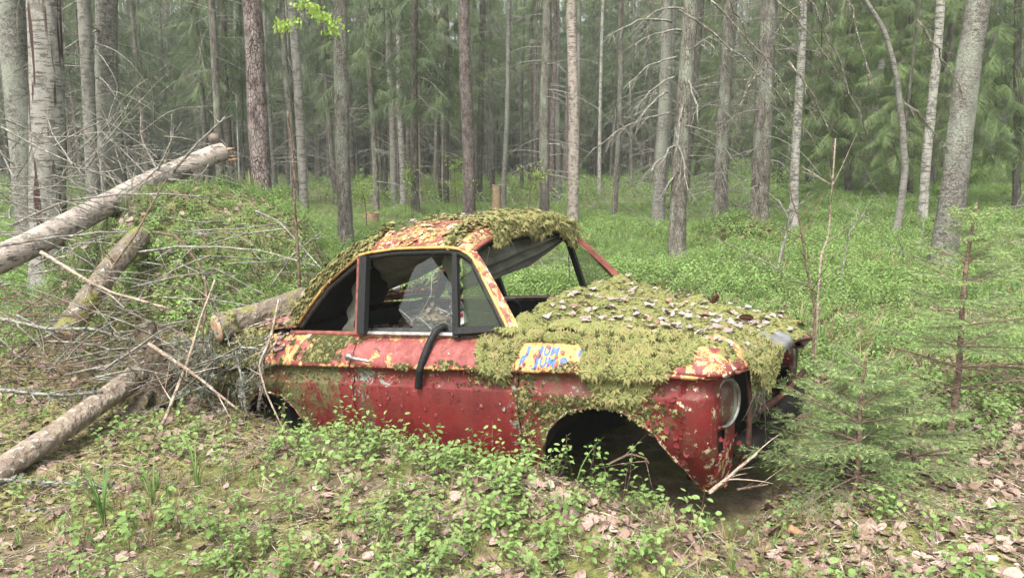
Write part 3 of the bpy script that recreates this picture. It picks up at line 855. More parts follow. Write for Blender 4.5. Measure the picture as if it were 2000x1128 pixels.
tr('dark_c', 'spruce_tree', 'dark grey trunk just left of the reddish pine behind the roof', 'tree', 'spruce_bark_dark', 872, 872, 404, 13, 23, crown=MI[0], dead=DEAD[1], n=10)
tr('pine_roof', 'pine_tree', 'straight reddish pine trunk rising behind the mossy roof', 'tree', 'pine_bark', 907, 916, 413, 26, 16.5, crown=HI[0], rough=.09, n=24)
tr('pale_bent', 'spruce_tree', 'slim light grey trunk leaning right beside the tall cut stump', 'tree', 'aspen_bark', 996, 984, 404, 11, 22, crown=HI[1], dead=DEAD_FEW[0], n=10)
tr('spruce_roof', 'spruce_tree', 'grey lichen covered spruce with arched dead branches behind the roof centre', 'tree', 'spruce_bark', 1067, 1062, 410, 21, 16.5, crown=HI[0], dead=DEAD[2], n=16)
tr('pine_far', 'pine_tree', 'thin pinkish pine trunk between the grey spruce and the peeling birch', 'tree', 'pine_bark', 1085, 1077, 395, 11, 24, crown=HI[1], n=10)
tr('birch_peel', 'birch_tree', 'birch with peeling tan bark behind the right end of the roof', 'tree', 'birch_bark_pink', 1117, 1120, 412, 23, 16.8, crown=LEAFY[1], rough=.08)
tr('slim_mid', 'spruce_tree', 'slim grey trunk standing alone above the windscreen pillar', 'tree', 'spruce_bark', 1215, 1202, 425, 11.5, 18.5, crown=HI[0], dead=DEAD_FINE[1], n=12)
tr('pair_left', 'spruce_tree', 'smooth light grey trunk just left of the spruce with bare hooked branches', 'tree', 'aspen_bark', 1304, 1287, 430, 27, 17, crown=HI[1], dead=DEAD_FINE[0])
tr('hooked', 'spruce_tree', 'grey green spruce with bare hooked branches, nearest trunk right of the car roof', 'tree', 'spruce_bark', 1346, 1322, 515, 34, 11.2, crown=HI[0], dead=DEAD_FEW[1], n=24)
tr('twig_mess', 'spruce_tree', 'grey trunk wrapped in a tangle of fine dead twigs', 'tree', 'spruce_bark', 1425, 1404, 445, 29, 15.8, crown=HI[1], dead=DEAD_FINE[1])
tr('mound_right', 'spruce_tree', 'broad dark grey trunk with a mossy root mound at its foot', 'tree', 'spruce_bark', 1503, 1478, 465, 37, 14.2, crown=HI[0], dead=DEAD_FINE[2], flare=.5)
tr('birch_c', 'birch_tree', 'thin white birch with dark patches right of the broad dark trunk', 'tree', 'birch_bark', 1567, 1550, 465, 18, 14.8, crown=LEAFY[0], dead=DEAD_FEW[0])
tr('bent', 'rowan_tree', 'slender bare tree bending over to the left at its top', 'tree', 'birch_bark_grey', 1690, 1745, 478, 15, 13.6, path=[(1740,490),(1755,430),(1768,335),(1763,250),(1750,140),(1728,60),(1690,0),(1640,-60),(1570,-120)], n=14)
tr('bent_mate', 'rowan_tree', 'thin dark stem standing against the foot of the bending tree', 'tree', 'spruce_bark_dark', 1800, 1757, 440, 8, 14.0, path=[(1752,480),(1757,380),(1768,260),(1778,160),(1797,0),(1815,-120)], n=10)
tr('birch_d', 'birch_tree', 'white birch trunk half hidden by spruce sprays right of the bending tree top', 'tree', 'birch_bark', 1737, 1688, 360, 14, 20, crown=LEAFY[1], n=12)
tr('birch_e', 'birch_tree', 'pale birch trunk between the bending tree and the big leaning birch', 'tree', 'birch_bark', 1835, 1805, 410, 19, 14.5, crown=LEAFY[0])
tr('birch_big', 'birch_tree', 'big leaning grey birch trunk at the right behind the spruce sapling', 'tree', 'birch_old', 1913, 1852, 420, 50, 9.8, crown=LEAFY[1], rough=.10, n=28, flare=.15)
tr('green_a', 'spruce_tree', 'spruce with green drooping sprays down to the ground behind the bending tree', 'tree', 'spruce_bark_dark', 1660, 1655, 400, 16, 19.5, crown=LO[0], yaw=.4, n=10)
tr('green_b', 'spruce_tree', 'green drooping spruce between the big leaning birch and the right picture edge', 'tree', 'spruce_bark_dark', 1990, 1985, 380, 16, 15.5, crown=LO[1], yaw=2.2, n=10, sz=.9)
tr('green_c', 'spruce_tree', 'green spruce with light sprays behind the white birch in the right half', 'tree', 'spruce_bark_dark', 1580, 1580, 380, 14, 23, crown=LO[1], n=10)
tr('green_d', 'spruce_tree', 'green drooping spruce between the pale birch and the bending tree', 'tree', 'spruce_bark_dark', 1780, 1778, 380, 14, 18, crown=LO[0], yaw=3.0, n=10, sz=.85)

# further trees, each a copy of a few grown ones
def bare_trunk(seed, r, H=15):
    zs = np.concatenate([[-.2, 0, .15], np.arange(.6, H, .8)])
    P = np.stack([.06*np.sin(zs*.5+seed), .06*np.cos(zs*.4+seed), zs], 1)
    return trunk_mesh('trunk', P, r*(1-.6*np.clip(zs, 0, None)/H)*(1+.3*np.exp(-np.clip(zs, 0, None)/.2)), 9, .05, seed)
BG_TRUNK = [(bare_trunk(i, .10+.015*(i % 3)), b) for i, b in enumerate(['spruce_bark', 'spruce_bark_dark', 'spruce_bark', 'pine_bark', 'birch_bark', 'aspen_bark', 'spruce_bark_dark', 'birch_bark_grey'])]
for m, b in BG_TRUNK: m.materials.append(M[b])
hero_x = [(v[0].location.x, v[0].location.y) for v in T.values()]
placed = list(hero_x); count = 0
KIND = {'spruce_bark': ('spruce_tree', 'slender grey spruce far back in the crowded forest'), 'spruce_bark_dark': ('spruce_tree', 'slender dark spruce far back in the crowded forest'),
        'pine_bark': ('pine_tree', 'reddish pine far back in the crowded forest'), 'birch_bark': ('birch_tree', 'white birch far back in the crowded forest'),
        'aspen_bark': ('aspen_tree', 'smooth grey aspen far back in the crowded forest'), 'birch_bark_grey': ('birch_tree', 'grey birch far back in the crowded forest')}
g = np.random.default_rng(77)
while count < 235:
    y = math.sqrt(g.uniform(17.5**2, 48**2)); x = g.uniform(-.80, .84)*y
    if y < 21 and -.12 < x/y < .45: continue
    if .05 < x/y < .42 and y < 24 and g.random() < .6: continue
    if any((x-a)**2 + (y-b)**2 < (1.0 if y < 30 else .7) for a, b in placed): continue
    placed.append((x, y)); count += 1
    m, b = BG_TRUNK[int(g.choice(8, p=[.22, .2, .16, .07, .07, .06, .16, .06] if y > 27 else [.25, .25, .2, 0, 0, .05, .25, 0]))]
    nm, lb = KIND[b]
    root = empty(nm, (x, y, float(ground(x, y))), lb, 'tree', {'spruce_tree': 'far spruces', 'pine_tree': 'far pines', 'birch_tree': 'far birches', 'aspen_tree': 'far aspens'}[nm] + (' dark' if b == 'spruce_bark_dark' else ' grey' if b == 'birch_bark_grey' else ''))
    s = g.uniform(.45, 1.15); root.rotation_euler = (g.normal(0, .02), g.normal(0, .02), g.uniform(0, 6.28))
    t_ = obj('trunk', m, None, root); t_.scale = (s, s, 1)
    if 'spruce' in nm:
        c = obj('crown', (MI if g.random() < .5 else HI)[int(g.integers(0, 2))] if not (x > .2*y and g.random() < .4) else LO[int(g.integers(0, 2))], None, root); c.scale = (s*.95,)*2 + (g.uniform(.85, 1.15),)
        c = obj('dead_branches', DEAD_FINE[int(g.integers(0, 3))] if g.random() < .45 else DEAD[int(g.integers(0, 4))], None, root); c['kind'] = 'stuff'
    elif nm == 'pine_tree':
        c = obj('crown', HI[1], None, root); c = obj('dead_branches', DEAD_FEW[0], None, root); c['kind'] = 'stuff'
    else:
        c = obj('crown', LEAFY[int(g.integers(0, 2))], None, root)
# beyond them the wood reads as one mass
src_far = []
for i in range(3):
    mb = MB(); mb.tube([[0, 0, -.3], [.05, 0, 6], [0, .05, 15]], [.13, .10, .03], 6)
    V, F = np.concatenate(mb.v), mb.f
    cm = CROWN_MID[i] if i < 2 else CROWN_LOW[0]
    m = cm.copy(); m.materials.clear()
    src_far.append(source('far_tree_piece', m, M['needle_spray']))
    tm = mb.mesh('far_trunk_piece'); src_far.append(source('far_trunk_piece', tm, M['spruce_bark_dark']))
pts, rots, scl, idx = [], [], [], []
for i in range(950):
    y = math.sqrt(g.uniform(44**2, 95**2)); x = g.uniform(-.9, .9)*y
    z = float(ground(x, y)); a_ = g.uniform(0, 6.28); s = g.uniform(.9, 1.5)
    for q in ((0, 1) if g.random() < .75 else (4, 5)):
        pts.append((x, y, z)); rots.append((0, 0, a_)); scl.append(s); idx.append(q + (0 if g.random() < .5 else 0))
make_cloud('distant_forest', src_far, pts, rots, scl, idx, 'dense dim spruce forest closing the view far behind', 'forest')
# ------------------------------------------------------------------ the car
car = empty('abandoned_car', CAR_T.tolist(), 'rusting red saloon car sunk into the forest floor, moss over its roof and bonnet', 'car')
car.rotation_euler = CAR_E

FARCH = [(-.30,.10),(-.285,.36),(-.26,.44),(-.23,.49),(-.14,.57),(-.03,.605),(.10,.61),(.19,.58),(.28,.51),(.32,.44),(.37,.36),(.40,.28),(.43,.20),(.46,.17)]
RARCH = [(-2.42,.10),(-2.38,.33),(-2.31,.42),(-2.23,.46),(-2.15,.477),(-2.02,.465),(-1.94,.395),(-1.88,.31),(-1.84,.20),(-1.82,.10)]
SILL = [(-3.0,.28),(-2.5,.22),(-1.8,.20),(-1.3,.17),(-.4,.19),(-.30,.19)]
def zbot(X):
    b = np.interp(X, [p[0] for p in SILL], [p[1] for p in SILL])
    f = np.where((X > -.30) & (X < .46), np.interp(X, *zip(*FARCH)), -9)
    r = np.where((X > -2.42) & (X < -1.82), np.interp(X, *zip(*RARCH)), -9)
    b = np.where(X > -.30, .17, b)
    return np.maximum(b, np.maximum(f, r))
def zc(X): return .763 + .053*np.clip(X, -2.9, .62)
def zw(X): return .888 + .036*np.clip(X, -2.9, .62)
LEV = ['b0','b1','b2','b3','l0','l1','r0','r1','k0','k1','k2','s0','s1','s2','w']
def lev_z(X):
    c, w = zc(X), zw(X); d = w - c
    return np.stack([np.full_like(c, .17), np.full_like(c, .30), np.full_like(c, .42), c-.20, c-.105, c-.097, c-.088, c-.035, c-.014, c-.008, c+.004, c+.016, c+.38*d, c+.74*d, w], -1)
LEV_W = np.array([.695,.73,.752,.762,.768,.766,.752,.749,.755,.776,.781,.776,.752,.717,.672])
LEV_F = np.array([.455,.485,.505,.512,.516,.516,.512,.512,.520,.580,.590,.585,.560,.520,.440])   # nose
LEV_B = np.array([-2.80,-2.86,-2.90,-2.93,-2.94,-2.94,-2.93,-2.93,-2.93,-2.95,-2.96,-2.95,-2.92,-2.88,-2.82])
def width(X, z):
    X = np.asarray(X, float)
    Z = lev_z(X); out = np.zeros(np.broadcast(X, z).shape)
    Xf, zf = np.broadcast_arrays(X, z); Zf = lev_z(Xf.ravel())
    out = np.array([np.interp(zz, Zr, LEV_W) for zz, Zr in zip(zf.ravel(), Zf)]).reshape(Xf.shape)
    return out - .13*sstep(.12, .42, Xf)*sstep(.55, .15, zf)

def bon_far(X): return np.interp(X, [-.46,-.15,.1,.3,.62], [.87,.85,.79,.775,.715])
def side_panel(X0, X1, sgn, step=.012, nx_extra=()):
    """outer skin of the flank from X0 to X1"""
    xs = np.arange(X0, X1, step); xs = np.unique(np.concatenate([xs, [X1], nx_extra]))
    Z = lev_z(xs); zb = zbot(xs)
    sub = []
    for i in range(Z.shape[1]-1):
        n = 3 if i < 3 else 1
        for k in range(n): sub.append(Z[:, i] + (Z[:, i+1]-Z[:, i])*k/n)
    sub.append(Z[:, -1]); Z = np.stack(sub, 1)
    Zc = np.maximum(Z, zb[:, None])
    XX = np.repeat(xs[:, None], Z.shape[1], 1)
    W = width(XX, Zc)
    W = W + .004*fbm(XX*3, Zc*4, 2.0, 2)
    P = np.stack([XX, sgn*W, Zc], -1)
    top = Z > zb[:, None]+1e-6
    mask = top[:-1, 1:] | top[1:, 1:]
    return P, mask[:, :]

def wear_attrs(mesh, fn):
    n = len(mesh.vertices); co = np.empty(n*3, np.float32); mesh.vertices.foreach_get('co', co); co = co.reshape(-1, 3)
    for nm, v in fn(co[:, 0], co[:, 1], co[:, 2]).items():
        a = mesh.attributes.new(nm, 'FLOAT', 'POINT'); a.data.foreach_set('value', np.clip(np.broadcast_to(v, (n,)), 0, 1).astype(np.float32))

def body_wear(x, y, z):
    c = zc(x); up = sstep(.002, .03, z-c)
    edge = np.exp(-np.clip(z - zbot(x), 0, 9)/.03)*((x > -.32) | ((x < -1.8) & (x > -2.45)))
    lip = np.exp(-((z-c-.004)/.016)**2)
    top = np.exp(-((z-zw(x)+.008)/.014)**2)
    sh_y = up*(.22 + .38*np.exp(-((x+1.95)/.25)**2) + .25*np.exp(-((x+1.25)/.16)**2)*(z < c+.06))
    patch = up*1.0*sstep(-.44, -.41, x)*(1-sstep(-.0, .06, x))*.75 + up*sstep(.30, .42, x)*.85
    front = sstep(-.38, -.30, x)
    return dict(fade=up*.95 + .18*sstep(.3, .75, z),  # upward shoulder painted paler: bleaching plus the sky's reflection in the colour
                yel=np.clip(sh_y + lip*.72 + top*.66 + patch + edge*.25, 0, 1),
                cream=np.clip(edge*.62 + .22*front*(z < c) + .18*np.exp(-((x+.42)/.06)**2)*(z < .66), 0, 1),
                grey=.52*np.exp(-((x+1.38)/.10)**2)*(z < c) + .48*np.exp(-((z-c+.06)/.035)**2)*(x > -1.6)*(x < -.4) + .42*np.exp(-((x+.40)/.05)**2) + .2*front*(z < c),
                rust=.12 + .5*np.exp(-np.clip(z-zbot(x), 0, 9)/.12) + .25*front*(z < c) + .6*np.exp(-((x+1.36)/.08)**2)*(z < .6)*(z > .2) + .3*np.exp(-((z-c+.02)/.02)**2),
                algae=np.clip(.40*(z < c)*np.exp(-np.clip(c-z-.02, 0, 9)/.10) + .25*np.exp(-((x+.33)/.12)**2)*(z < c) + .55*edge + .5*(x < -1.55)*(z < c) + .45*sstep(-2.15, -2.5, x) + .18 + .3*np.exp(-((x+.05)/.3)**2)*np.exp(-np.clip(z-zbot(x), 0, 9)/.10)*(z < c-.03), 0, 1))

def panel_obj(name, P, mask, th=.012, wear=body_wear, label=None, mat=None, flip=False):
    mb = MB(); mb.grid(P, mask)
    V_ = np.concatenate(mb.v); F_ = np.array(mb.f); q_ = V_[F_]
    nr = np.cross(q_[:, 2]-q_[:, 0], q_[:, 3]-q_[:, 1]); out = q_.mean(1) - [-1.0, 0, .55]
    if (nr*out).sum() < 0: mb.f = [q[::-1] for q in mb.f]      # outside faces out
    m = mb.mesh(name)
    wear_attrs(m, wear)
    o = obj(name, m, mat or M['paint'], car)
    if th:
        s = o.modifiers.new('thickness', 'SOLIDIFY'); s.thickness = th; s.offset = -1
    if label: o['label'] = label
    return o

# near flank: quarter, door, wing
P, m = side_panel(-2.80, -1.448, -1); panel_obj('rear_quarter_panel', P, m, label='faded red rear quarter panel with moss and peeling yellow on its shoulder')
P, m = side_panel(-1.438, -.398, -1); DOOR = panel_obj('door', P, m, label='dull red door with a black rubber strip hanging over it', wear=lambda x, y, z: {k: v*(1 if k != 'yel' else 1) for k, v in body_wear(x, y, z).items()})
# far flank, plain
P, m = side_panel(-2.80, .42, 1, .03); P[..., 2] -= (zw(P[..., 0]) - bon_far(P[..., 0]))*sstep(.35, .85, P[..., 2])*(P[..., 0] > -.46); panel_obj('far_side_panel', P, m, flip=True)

# nose corners and tail: the plan curve from flank to front
def corner_patch(sgn, end_y, front=True, n_arc=12, n_fr=12):
    X0 = .42 if front else -2.80
    Z = lev_z(np.array([X0]))[0]; sub, wl, fl = [], [], []
    LB = LEV_F if front else LEV_B
    for i in range(len(Z)-1):
        n = 3 if i < 3 else 1
        for k in range(n):
            t = k/n; sub.append(Z[i]*(1-t)+Z[i+1]*t); fl.append(LB[i]*(1-t)+LB[i+1]*t)
    sub.append(Z[-1]); fl.append(LB[-1])
    zs, fl = np.array(sub), np.array(fl)
    rows = []
    zb = float(zbot(np.array([.42]))[0]) if front else .25
    zs = np.maximum(zs, zb)
    W0 = width(np.full_like(zs, X0), zs)
    for j in range(n_arc+1):
        a = j/n_arc*math.pi/2
        Rr = np.minimum(np.abs(fl-X0), .9)
        Ry = np.minimum(W0-.46, .08 + .06*sstep(.45, .2, zs)) if front else np.minimum(W0-.40, .22)
        X = X0 + (fl-X0)*math.sin(a); Y = -(W0-Ry) - Ry*math.cos(a)
        rows.append(np.stack([X, Y, zs], -1))
    yl = rows[-1][:, 1]
    for j in range(1, n_fr+1):
        t = j/n_fr
        Y = yl*(1-t) + (-end_y)*t
        rows.append(np.stack([fl + .012*t*np.ones_like(fl)*(1 if front else -1), Y, zs], -1))
    P = np.array(rows); P[..., 1] *= -sgn
    return P
def nose_wear(x, y, z):
    c = .793; up = sstep(-.004, .02, z-c)
    return dict(fade=up*.6, yel=np.clip(up*.45 + .28 + .2*(z < .4), 0, 1), cream=.36 + .16*(z < .45), grey=.12, rust=.40 + .25*np.exp(-((z-.52)/.06)**2), algae=.30 + .3*np.exp(-((z-.72)/.05)**2))
P = corner_patch(-1, .47)
zz = P[0, :, 2]
mask = np.ones((P.shape[0]-1, P.shape[1]-1), bool)
for i in range(mask.shape[0]):
    for j in range(mask.shape[1]):
        cx_, cy_, cz_ = (P[i, j]+P[i+1, j+1])/2
        if i >= 10 and .425 < cz_ < .505 and -.655 < cy_ < -.575: mask[i, j] = False      # the empty indicator opening
Pw, mw = side_panel(-.388, .42, -1, .010)
def wing_wear(x, y, z):
    a, b_ = body_wear(x, y, z), nose_wear(x, y, z); k = sstep(.30, .46, x)
    return {q: np.broadcast_to(a[q], x.shape)*(1-k) + np.broadcast_to(b_[q], x.shape)*k for q in a}
panel_obj('front_wing', np.concatenate([Pw, P[1:]]), np.concatenate([mw, mask]), label='rusty red front wing and nose corner with an open wheel arch, headlamp and empty indicator opening', wear=wing_wear)
P = corner_patch(1, .47); P[..., 2] -= .125*sstep(.35, .85, P[..., 2])
panel_obj('nose_panel', P, np.ones((P.shape[0]-1, P.shape[1]-1), bool), flip=True, wear=nose_wear, mat=M['rust_dark'])
P = corner_patch(-1, 0.0, False); panel_obj('tail_panel', P, np.ones((P.shape[0]-1, P.shape[1]-1), bool), flip=True, label='dark red tail panel under the log')
P = corner_patch(1, 0.0, False); panel_obj('tail_panel', P, np.ones((P.shape[0]-1, P.shape[1]-1), bool))
mb = MB(); mb.box([.455, -.60, .46], [.08, .12, .14]); mb.obj('indicator_housing', M['dark_liner'], car, False)

# open arches: liners and tyreless hollow
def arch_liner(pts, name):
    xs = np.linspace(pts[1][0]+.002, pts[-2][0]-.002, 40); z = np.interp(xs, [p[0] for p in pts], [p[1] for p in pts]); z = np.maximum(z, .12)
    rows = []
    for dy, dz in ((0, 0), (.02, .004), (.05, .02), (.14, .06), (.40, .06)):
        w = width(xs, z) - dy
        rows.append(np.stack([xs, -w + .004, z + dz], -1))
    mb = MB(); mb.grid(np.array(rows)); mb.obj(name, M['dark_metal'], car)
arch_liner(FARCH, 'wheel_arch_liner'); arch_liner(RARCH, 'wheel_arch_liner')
# cream rim where the paint has gone along both arches
def arch_rim(pts, name, keep):
    xs = np.linspace(pts[1][0], pts[-3][0], 46); z = np.interp(xs, [p[0] for p in pts], [p[1] for p in pts])
    k = keep(xs); xs, z = xs[k], z[k]
    p = np.stack([xs, -width(xs, z) - .001, z + .003], -1)
    mb = MB(); mb.tube(p, .0055 + .003*np.sin(np.arange(len(xs))*1.7), 6)
    m = mb.mesh(name); wear_attrs(m, lambda x, y, z: dict(fade=.3, yel=.45, cream=.6, grey=.1, rust=.45, algae=.6)); obj(name, m, M['paint'], car)
arch_rim(FARCH, 'arch_rim', lambda x: x > -.29); arch_rim(RARCH, 'arch_rim', lambda x: x > -2.4)

# floor pan, inner walls and bulkheads keep the cabin dark
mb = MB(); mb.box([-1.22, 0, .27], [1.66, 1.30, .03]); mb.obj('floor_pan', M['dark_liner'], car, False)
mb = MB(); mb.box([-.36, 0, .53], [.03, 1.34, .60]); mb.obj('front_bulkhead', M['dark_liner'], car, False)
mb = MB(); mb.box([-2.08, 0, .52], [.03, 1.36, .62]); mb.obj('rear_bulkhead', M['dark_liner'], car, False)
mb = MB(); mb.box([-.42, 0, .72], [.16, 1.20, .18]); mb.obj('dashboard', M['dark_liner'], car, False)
xs = np.linspace(-2.0, -.42, 30)
for sg, nm in ((1, 'inner_door_panel'),):
    rows = np.stack([np.stack([xs, np.full_like(xs, .655*sg), np.full_like(xs, z0) if z0 < .8 else zw(xs)-.004], -1) for z0 in (.24, .5, .7, .85)])
    mb = MB(); mb.grid(rows); mb.obj(nm, M['dark_liner'], car)
# sill tops along both windows
mb = MB(); xs = np.linspace(-2.1, -.40, 40)
mb.tube(np.stack([xs, 0*xs + .66, zw(xs)+.012], -1), .014, 6); mb.obj('window_sill', M['rust_paint'], car)
mb = MB(); mb.tube(np.stack([xs, 0*xs + .645, zw(xs)+.014], -1), .005, 5); mb.obj('chrome_strip', M['chrome'], car)
xs = np.linspace(-2.0, -1.40, 20)
mb = MB(); mb.tube(np.stack([xs, 0*xs - .668, zw(xs)+.006], -1), .016, 6); mb.obj('window_sill', M['rust_paint'], car)

# roof: header, roof skin, rear slope, rear deck in one shell
ROOF = [(-.775,1.265,.556,.080),(-.83,1.290,.558,.095),(-.90,1.298,.557,.105),(-1.05,1.297,.553,.115),(-1.25,1.294,.553,.128),(-1.42,1.277,.557,.125),(-1.51,1.262,.562,.115),
        (-1.62,1.19,.578,.105),(-1.74,1.11,.602,.095),(-1.87,.965,.648,.075),(-1.95,.865,.675,.06)]
DECK = [(-1.95,.865,.675,.05),(-2.2,.835,.67,.055),(-2.5,.81,.665,.05),(-2.82,.775,.655,.03)]
def roof_pt(st, X, v):
    a = np.array(st); o = np.argsort(a[:, 0]); a = a[o]
    ze, yh, cr = (np.interp(X, a[:, 0], a[:, i]) for i in (1, 2, 3))
    return np.stack([X + 0*v, v*yh, ze + cr*(1-np.abs(v)**3.6)], -1)
def roof_z(X, Y):
    a = np.array(ROOF)[::-1]; ze, yh, cr = (np.interp(X, a[:, 0], a[:, i]) for i in (1, 2, 3))
    return ze + cr*(1-np.clip(np.abs(Y/yh), 0, 1)**3.6)
xs = np.concatenate([np.linspace(-.775, -1.5, 40), np.linspace(-1.52, -1.95, 24)]); vs = np.linspace(-1, 1, 41)
P = np.array([roof_pt(ROOF, X, vs) for X in xs])
RMASK = ~((P[:-1, :-1, 0] < -1.56) & (P[:-1, :-1, 0] > -1.92) & (P[:-1, :-1, 1] > .05) & (P[:-1, :-1, 1] < .53))       # the rear window has no glass on the far side
def roof_wear(x, y, z):
    return dict(fade=.62, yel=.55 + .12*np.exp(-((y+.42)/.12)**2) + .1*(x > -.9), cream=.36 + .2*np.exp(-((x+.9)/.15)**2), grey=.1, rust=.52, algae=.45)
panel_obj('roof', P, RMASK, .012, roof_wear, label='roof with red and yellow flaking paint under moss')
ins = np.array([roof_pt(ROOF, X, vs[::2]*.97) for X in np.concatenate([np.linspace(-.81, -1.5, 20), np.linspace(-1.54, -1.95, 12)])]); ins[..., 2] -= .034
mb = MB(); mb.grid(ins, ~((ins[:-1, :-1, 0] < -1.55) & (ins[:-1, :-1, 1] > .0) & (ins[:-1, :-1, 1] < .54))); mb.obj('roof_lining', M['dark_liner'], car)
xs = np.linspace(-1.955, -2.82, 24); P = np.array([roof_pt(DECK, X, vs[::2]) for X in xs])
panel_obj('engine_lid', P, np.ones((P.shape[0]-1, P.shape[1]-1), bool), .01, lambda x, y, z: dict(fade=.8, yel=.4, cream=.2, grey=.1, rust=.4, algae=.5))
# drip rails (yellow) along the roof edge, down the windscreen pillar
def rail(sgn):
    p = [(-1.93,.885,.672)] + [(s[0], s[1], s[2]) for s in ROOF[::-1][1:]]
    p = [(a, sgn*(c+.006), b-.002) for a, b, c in p]
    p += [(-.745, sgn*.556, 1.235), (-.70, sgn*.575, 1.18), (-.64, sgn*.598, 1.10), (-.56, sgn*.63, 1.0), (-.485, sgn*.664, .905)]
    q = np.array(p); t = np.linspace(0, len(q)-1, 70)
    return np.stack([np.interp(t, range(len(q)), q[:, i]) for i in range(3)], -1)
for sg in (-1, 1):
    mb = MB(); mb.tube(rail(sg), .0085, 6); mb.obj('drip_rail', M['yellow_trim'] if sg < 0 else M['rust_paint'], car)
# windscreen pillars
def ribbon(pts_a, pts_b, th, name, mat, wear=None, label=None, parent=None):
    """a bar with flat section between two edge lines, thickness th"""
    A, B = np.array(pts_a, float), np.array(pts_b, float)
    t = np.linspace(0, len(A)-1, 26)
    A = np.stack([np.interp(t, range(len(A)), A[:, i]) for i in range(3)], -1); B = np.stack([np.interp(t, range(len(B)), B[:, i]) for i in range(3)], -1)
    n = np.cross(np.gradient(A, axis=0), B-A); n /= np.linalg.norm(n, axis=1)[:, None]
    mb = MB(); mb.grid(np.array([A, B, B+n*th, A+n*th, A]))
    m = mb.mesh(name, False)
    if wear: wear_attrs(m, wear)
    o = obj(name, m, mat, parent or car)
    if label: o['label'] = label
    return o
for sg in (-1, 1):
    a_ = [(-.80, sg*.552, 1.285), (-.745, sg*.560, 1.235), (-.64, sg*.602, 1.10), (-.485, sg*.668, .905)]
    b_ = [(-.775, sg*.500, 1.285), (-.715, sg*.520, 1.225), (-.60, sg*.560, 1.09), (-.43, sg*.630, .885)]
    if sg > 0:
        a_ = [(-.80, .578, 1.292), (-.72, .600, 1.225), (-.60, .632, 1.10), (-.445, .672, .945)]; b_ = [(-.775, .530, 1.292), (-.69, .552, 1.215), (-.565, .590, 1.085), (-.395, .636, .930)]
    ribbon(a_, b_, .03*sg, 'windscreen_pillar', M['paint'] if sg < 0 else M['rust_paint'], lambda x, y, z: dict(fade=.9, yel=.66, cream=.42, grey=.42, rust=.30, algae=.15))
# windscreen header and its dark inner lip
hv = np.linspace(-.93, .93, 30); hp = roof_pt(ROOF, -.775, hv)
mb = MB(); mb.tube(hp + [.004, 0, -.010], .013, 6); mb.obj('windscreen_header', M['rust_paint'], car)
mb = MB(); mb.tube(hp + [-.03, 0, -.040], .020, 6); mb.obj('header_lip', M['rubber'], car)
# black door frame: seal under the roof edge, B pillar, quarter bar, quarter base
pr = rail(-1)
def inner(p, d): q = p.copy(); q[:, 1] += d; return q
s0 = pr[(pr[:, 0] > -1.50)]
sl = s0.copy(); sl[:, 2] -= .026; sl[:, 0] -= .016*sstep(-.80, -.70, s0[:, 0]); sl[:, 1] += .012
mb = MB(); mb.tube(sl, .017, 6); mb.obj('door_seal', M['rubber'], DOOR)
s2 = pr[(pr[:, 0] <= -1.48)]; sl2 = s2.copy(); sl2[:, 2] -= .030; sl2[:, 1] += .014; sl2[:, 0] += .01
mb = MB(); mb.tube(sl2, .014, 6); mb.obj('side_window_seal', M['dark_metal'], car)
ribbon([(-1.425,-.690,.845),(-1.49,-.556,1.245)], [(-1.372,-.692,.845),(-1.437,-.556,1.248)], -.035, 'door_pillar', M['rubber'])
ribbon([(-1.452,-.684,.845),(-1.515,-.552,1.238)], [(-1.427,-.684,.845),(-1.492,-.552,1.242)], -.030, 'door_post', M['rust_paint'])
ribbon([(-.790,-.690,.860),(-.862,-.556,1.262)], [(-.752,-.692,.860),(-.832,-.556,1.262)], -.022, 'quarter_light_bar', M['rubber'], parent=DOOR)
ribbon([(-.78,-.690,.868),(-.50,-.668,.893)], [(-.775,-.672,.900),(-.525,-.655,.918)], .03, 'quarter_light_base', M['rubber'], parent=DOOR)
ribbon([(-1.37,-.695,.846),(-.79,-.690,.866)], [(-1.37,-.684,.858),(-.79,-.679,.878)], .010, 'chrome_strip', M['chrome'], parent=DOOR)
for s0_, s1_ in (((-1.40,.655,.86), (-1.46,.545,1.255)), ((-.77,.655,.87), (-.83,.545,1.262))):
    a_, b_ = np.array(s0_), np.array(s1_); w = np.array([.035, 0, 0])
    ribbon([a_-w/2, b_-w/2], [a_+w/2, b_+w/2], .025, 'far_window_bar', M['rubber'])
ribbon([(-1.45,.665,.85),(-1.53,.55,1.24)], [(-1.40,.665,.85),(-1.48,.55,1.24)], .03, 'far_door_post', M['dark_metal'])
# panes
def ysd(z): return -np.interp(z, [.84, .88, 1.28], [.685, .672, .548])
def pane(name, xz, mat, label=None):
    v = [(x, float(ysd(z)) + .010, z) for x, z in xz]; n = len(v)
    v2 = [(x, y + .005, z) for x, y, z in v]
    mb = MB(); mb.add(v+v2, [tuple(range(n)), tuple(range(2*n-1, n-1, -1))] + [(i, (i+1) % n, n+(i+1) % n, n+i) for i in range(n)])
    o = mb.obj(name, mat, DOOR, False)
    if label: o['label'] = label
pane('door_glass', [(-1.36,.858),(-.79,.876),(-.800,1.03),(-.86,1.10),(-1.02,1.245),(-1.12,1.20),(-1.150,1.13),(-1.20,.975),(-1.115,.905),(-1.08,.890),(-1.36,.878)], M['door_glass'], 'broken remnant of the door window')
GL = [o for o in DOOR.children if o.name.startswith('door_glass')][0]
for q in ([(-1.19,.98),(-1.10,.93),(-1.05,.945),(-.95,.885)], [(-1.10,.93),(-1.09,.90)], [(-1.05,.945),(-.99,1.06),(-1.0,1.15),(-.97,1.19)], [(-.95,1.0),(-.86,.97),(-.80,.98)]):
    mb = MB(); mb.tube([(x, float(ysd(z)) + .0085, z) for x, z in q], .0011, 4); mb.obj('glass_crack', M['crack'], GL)
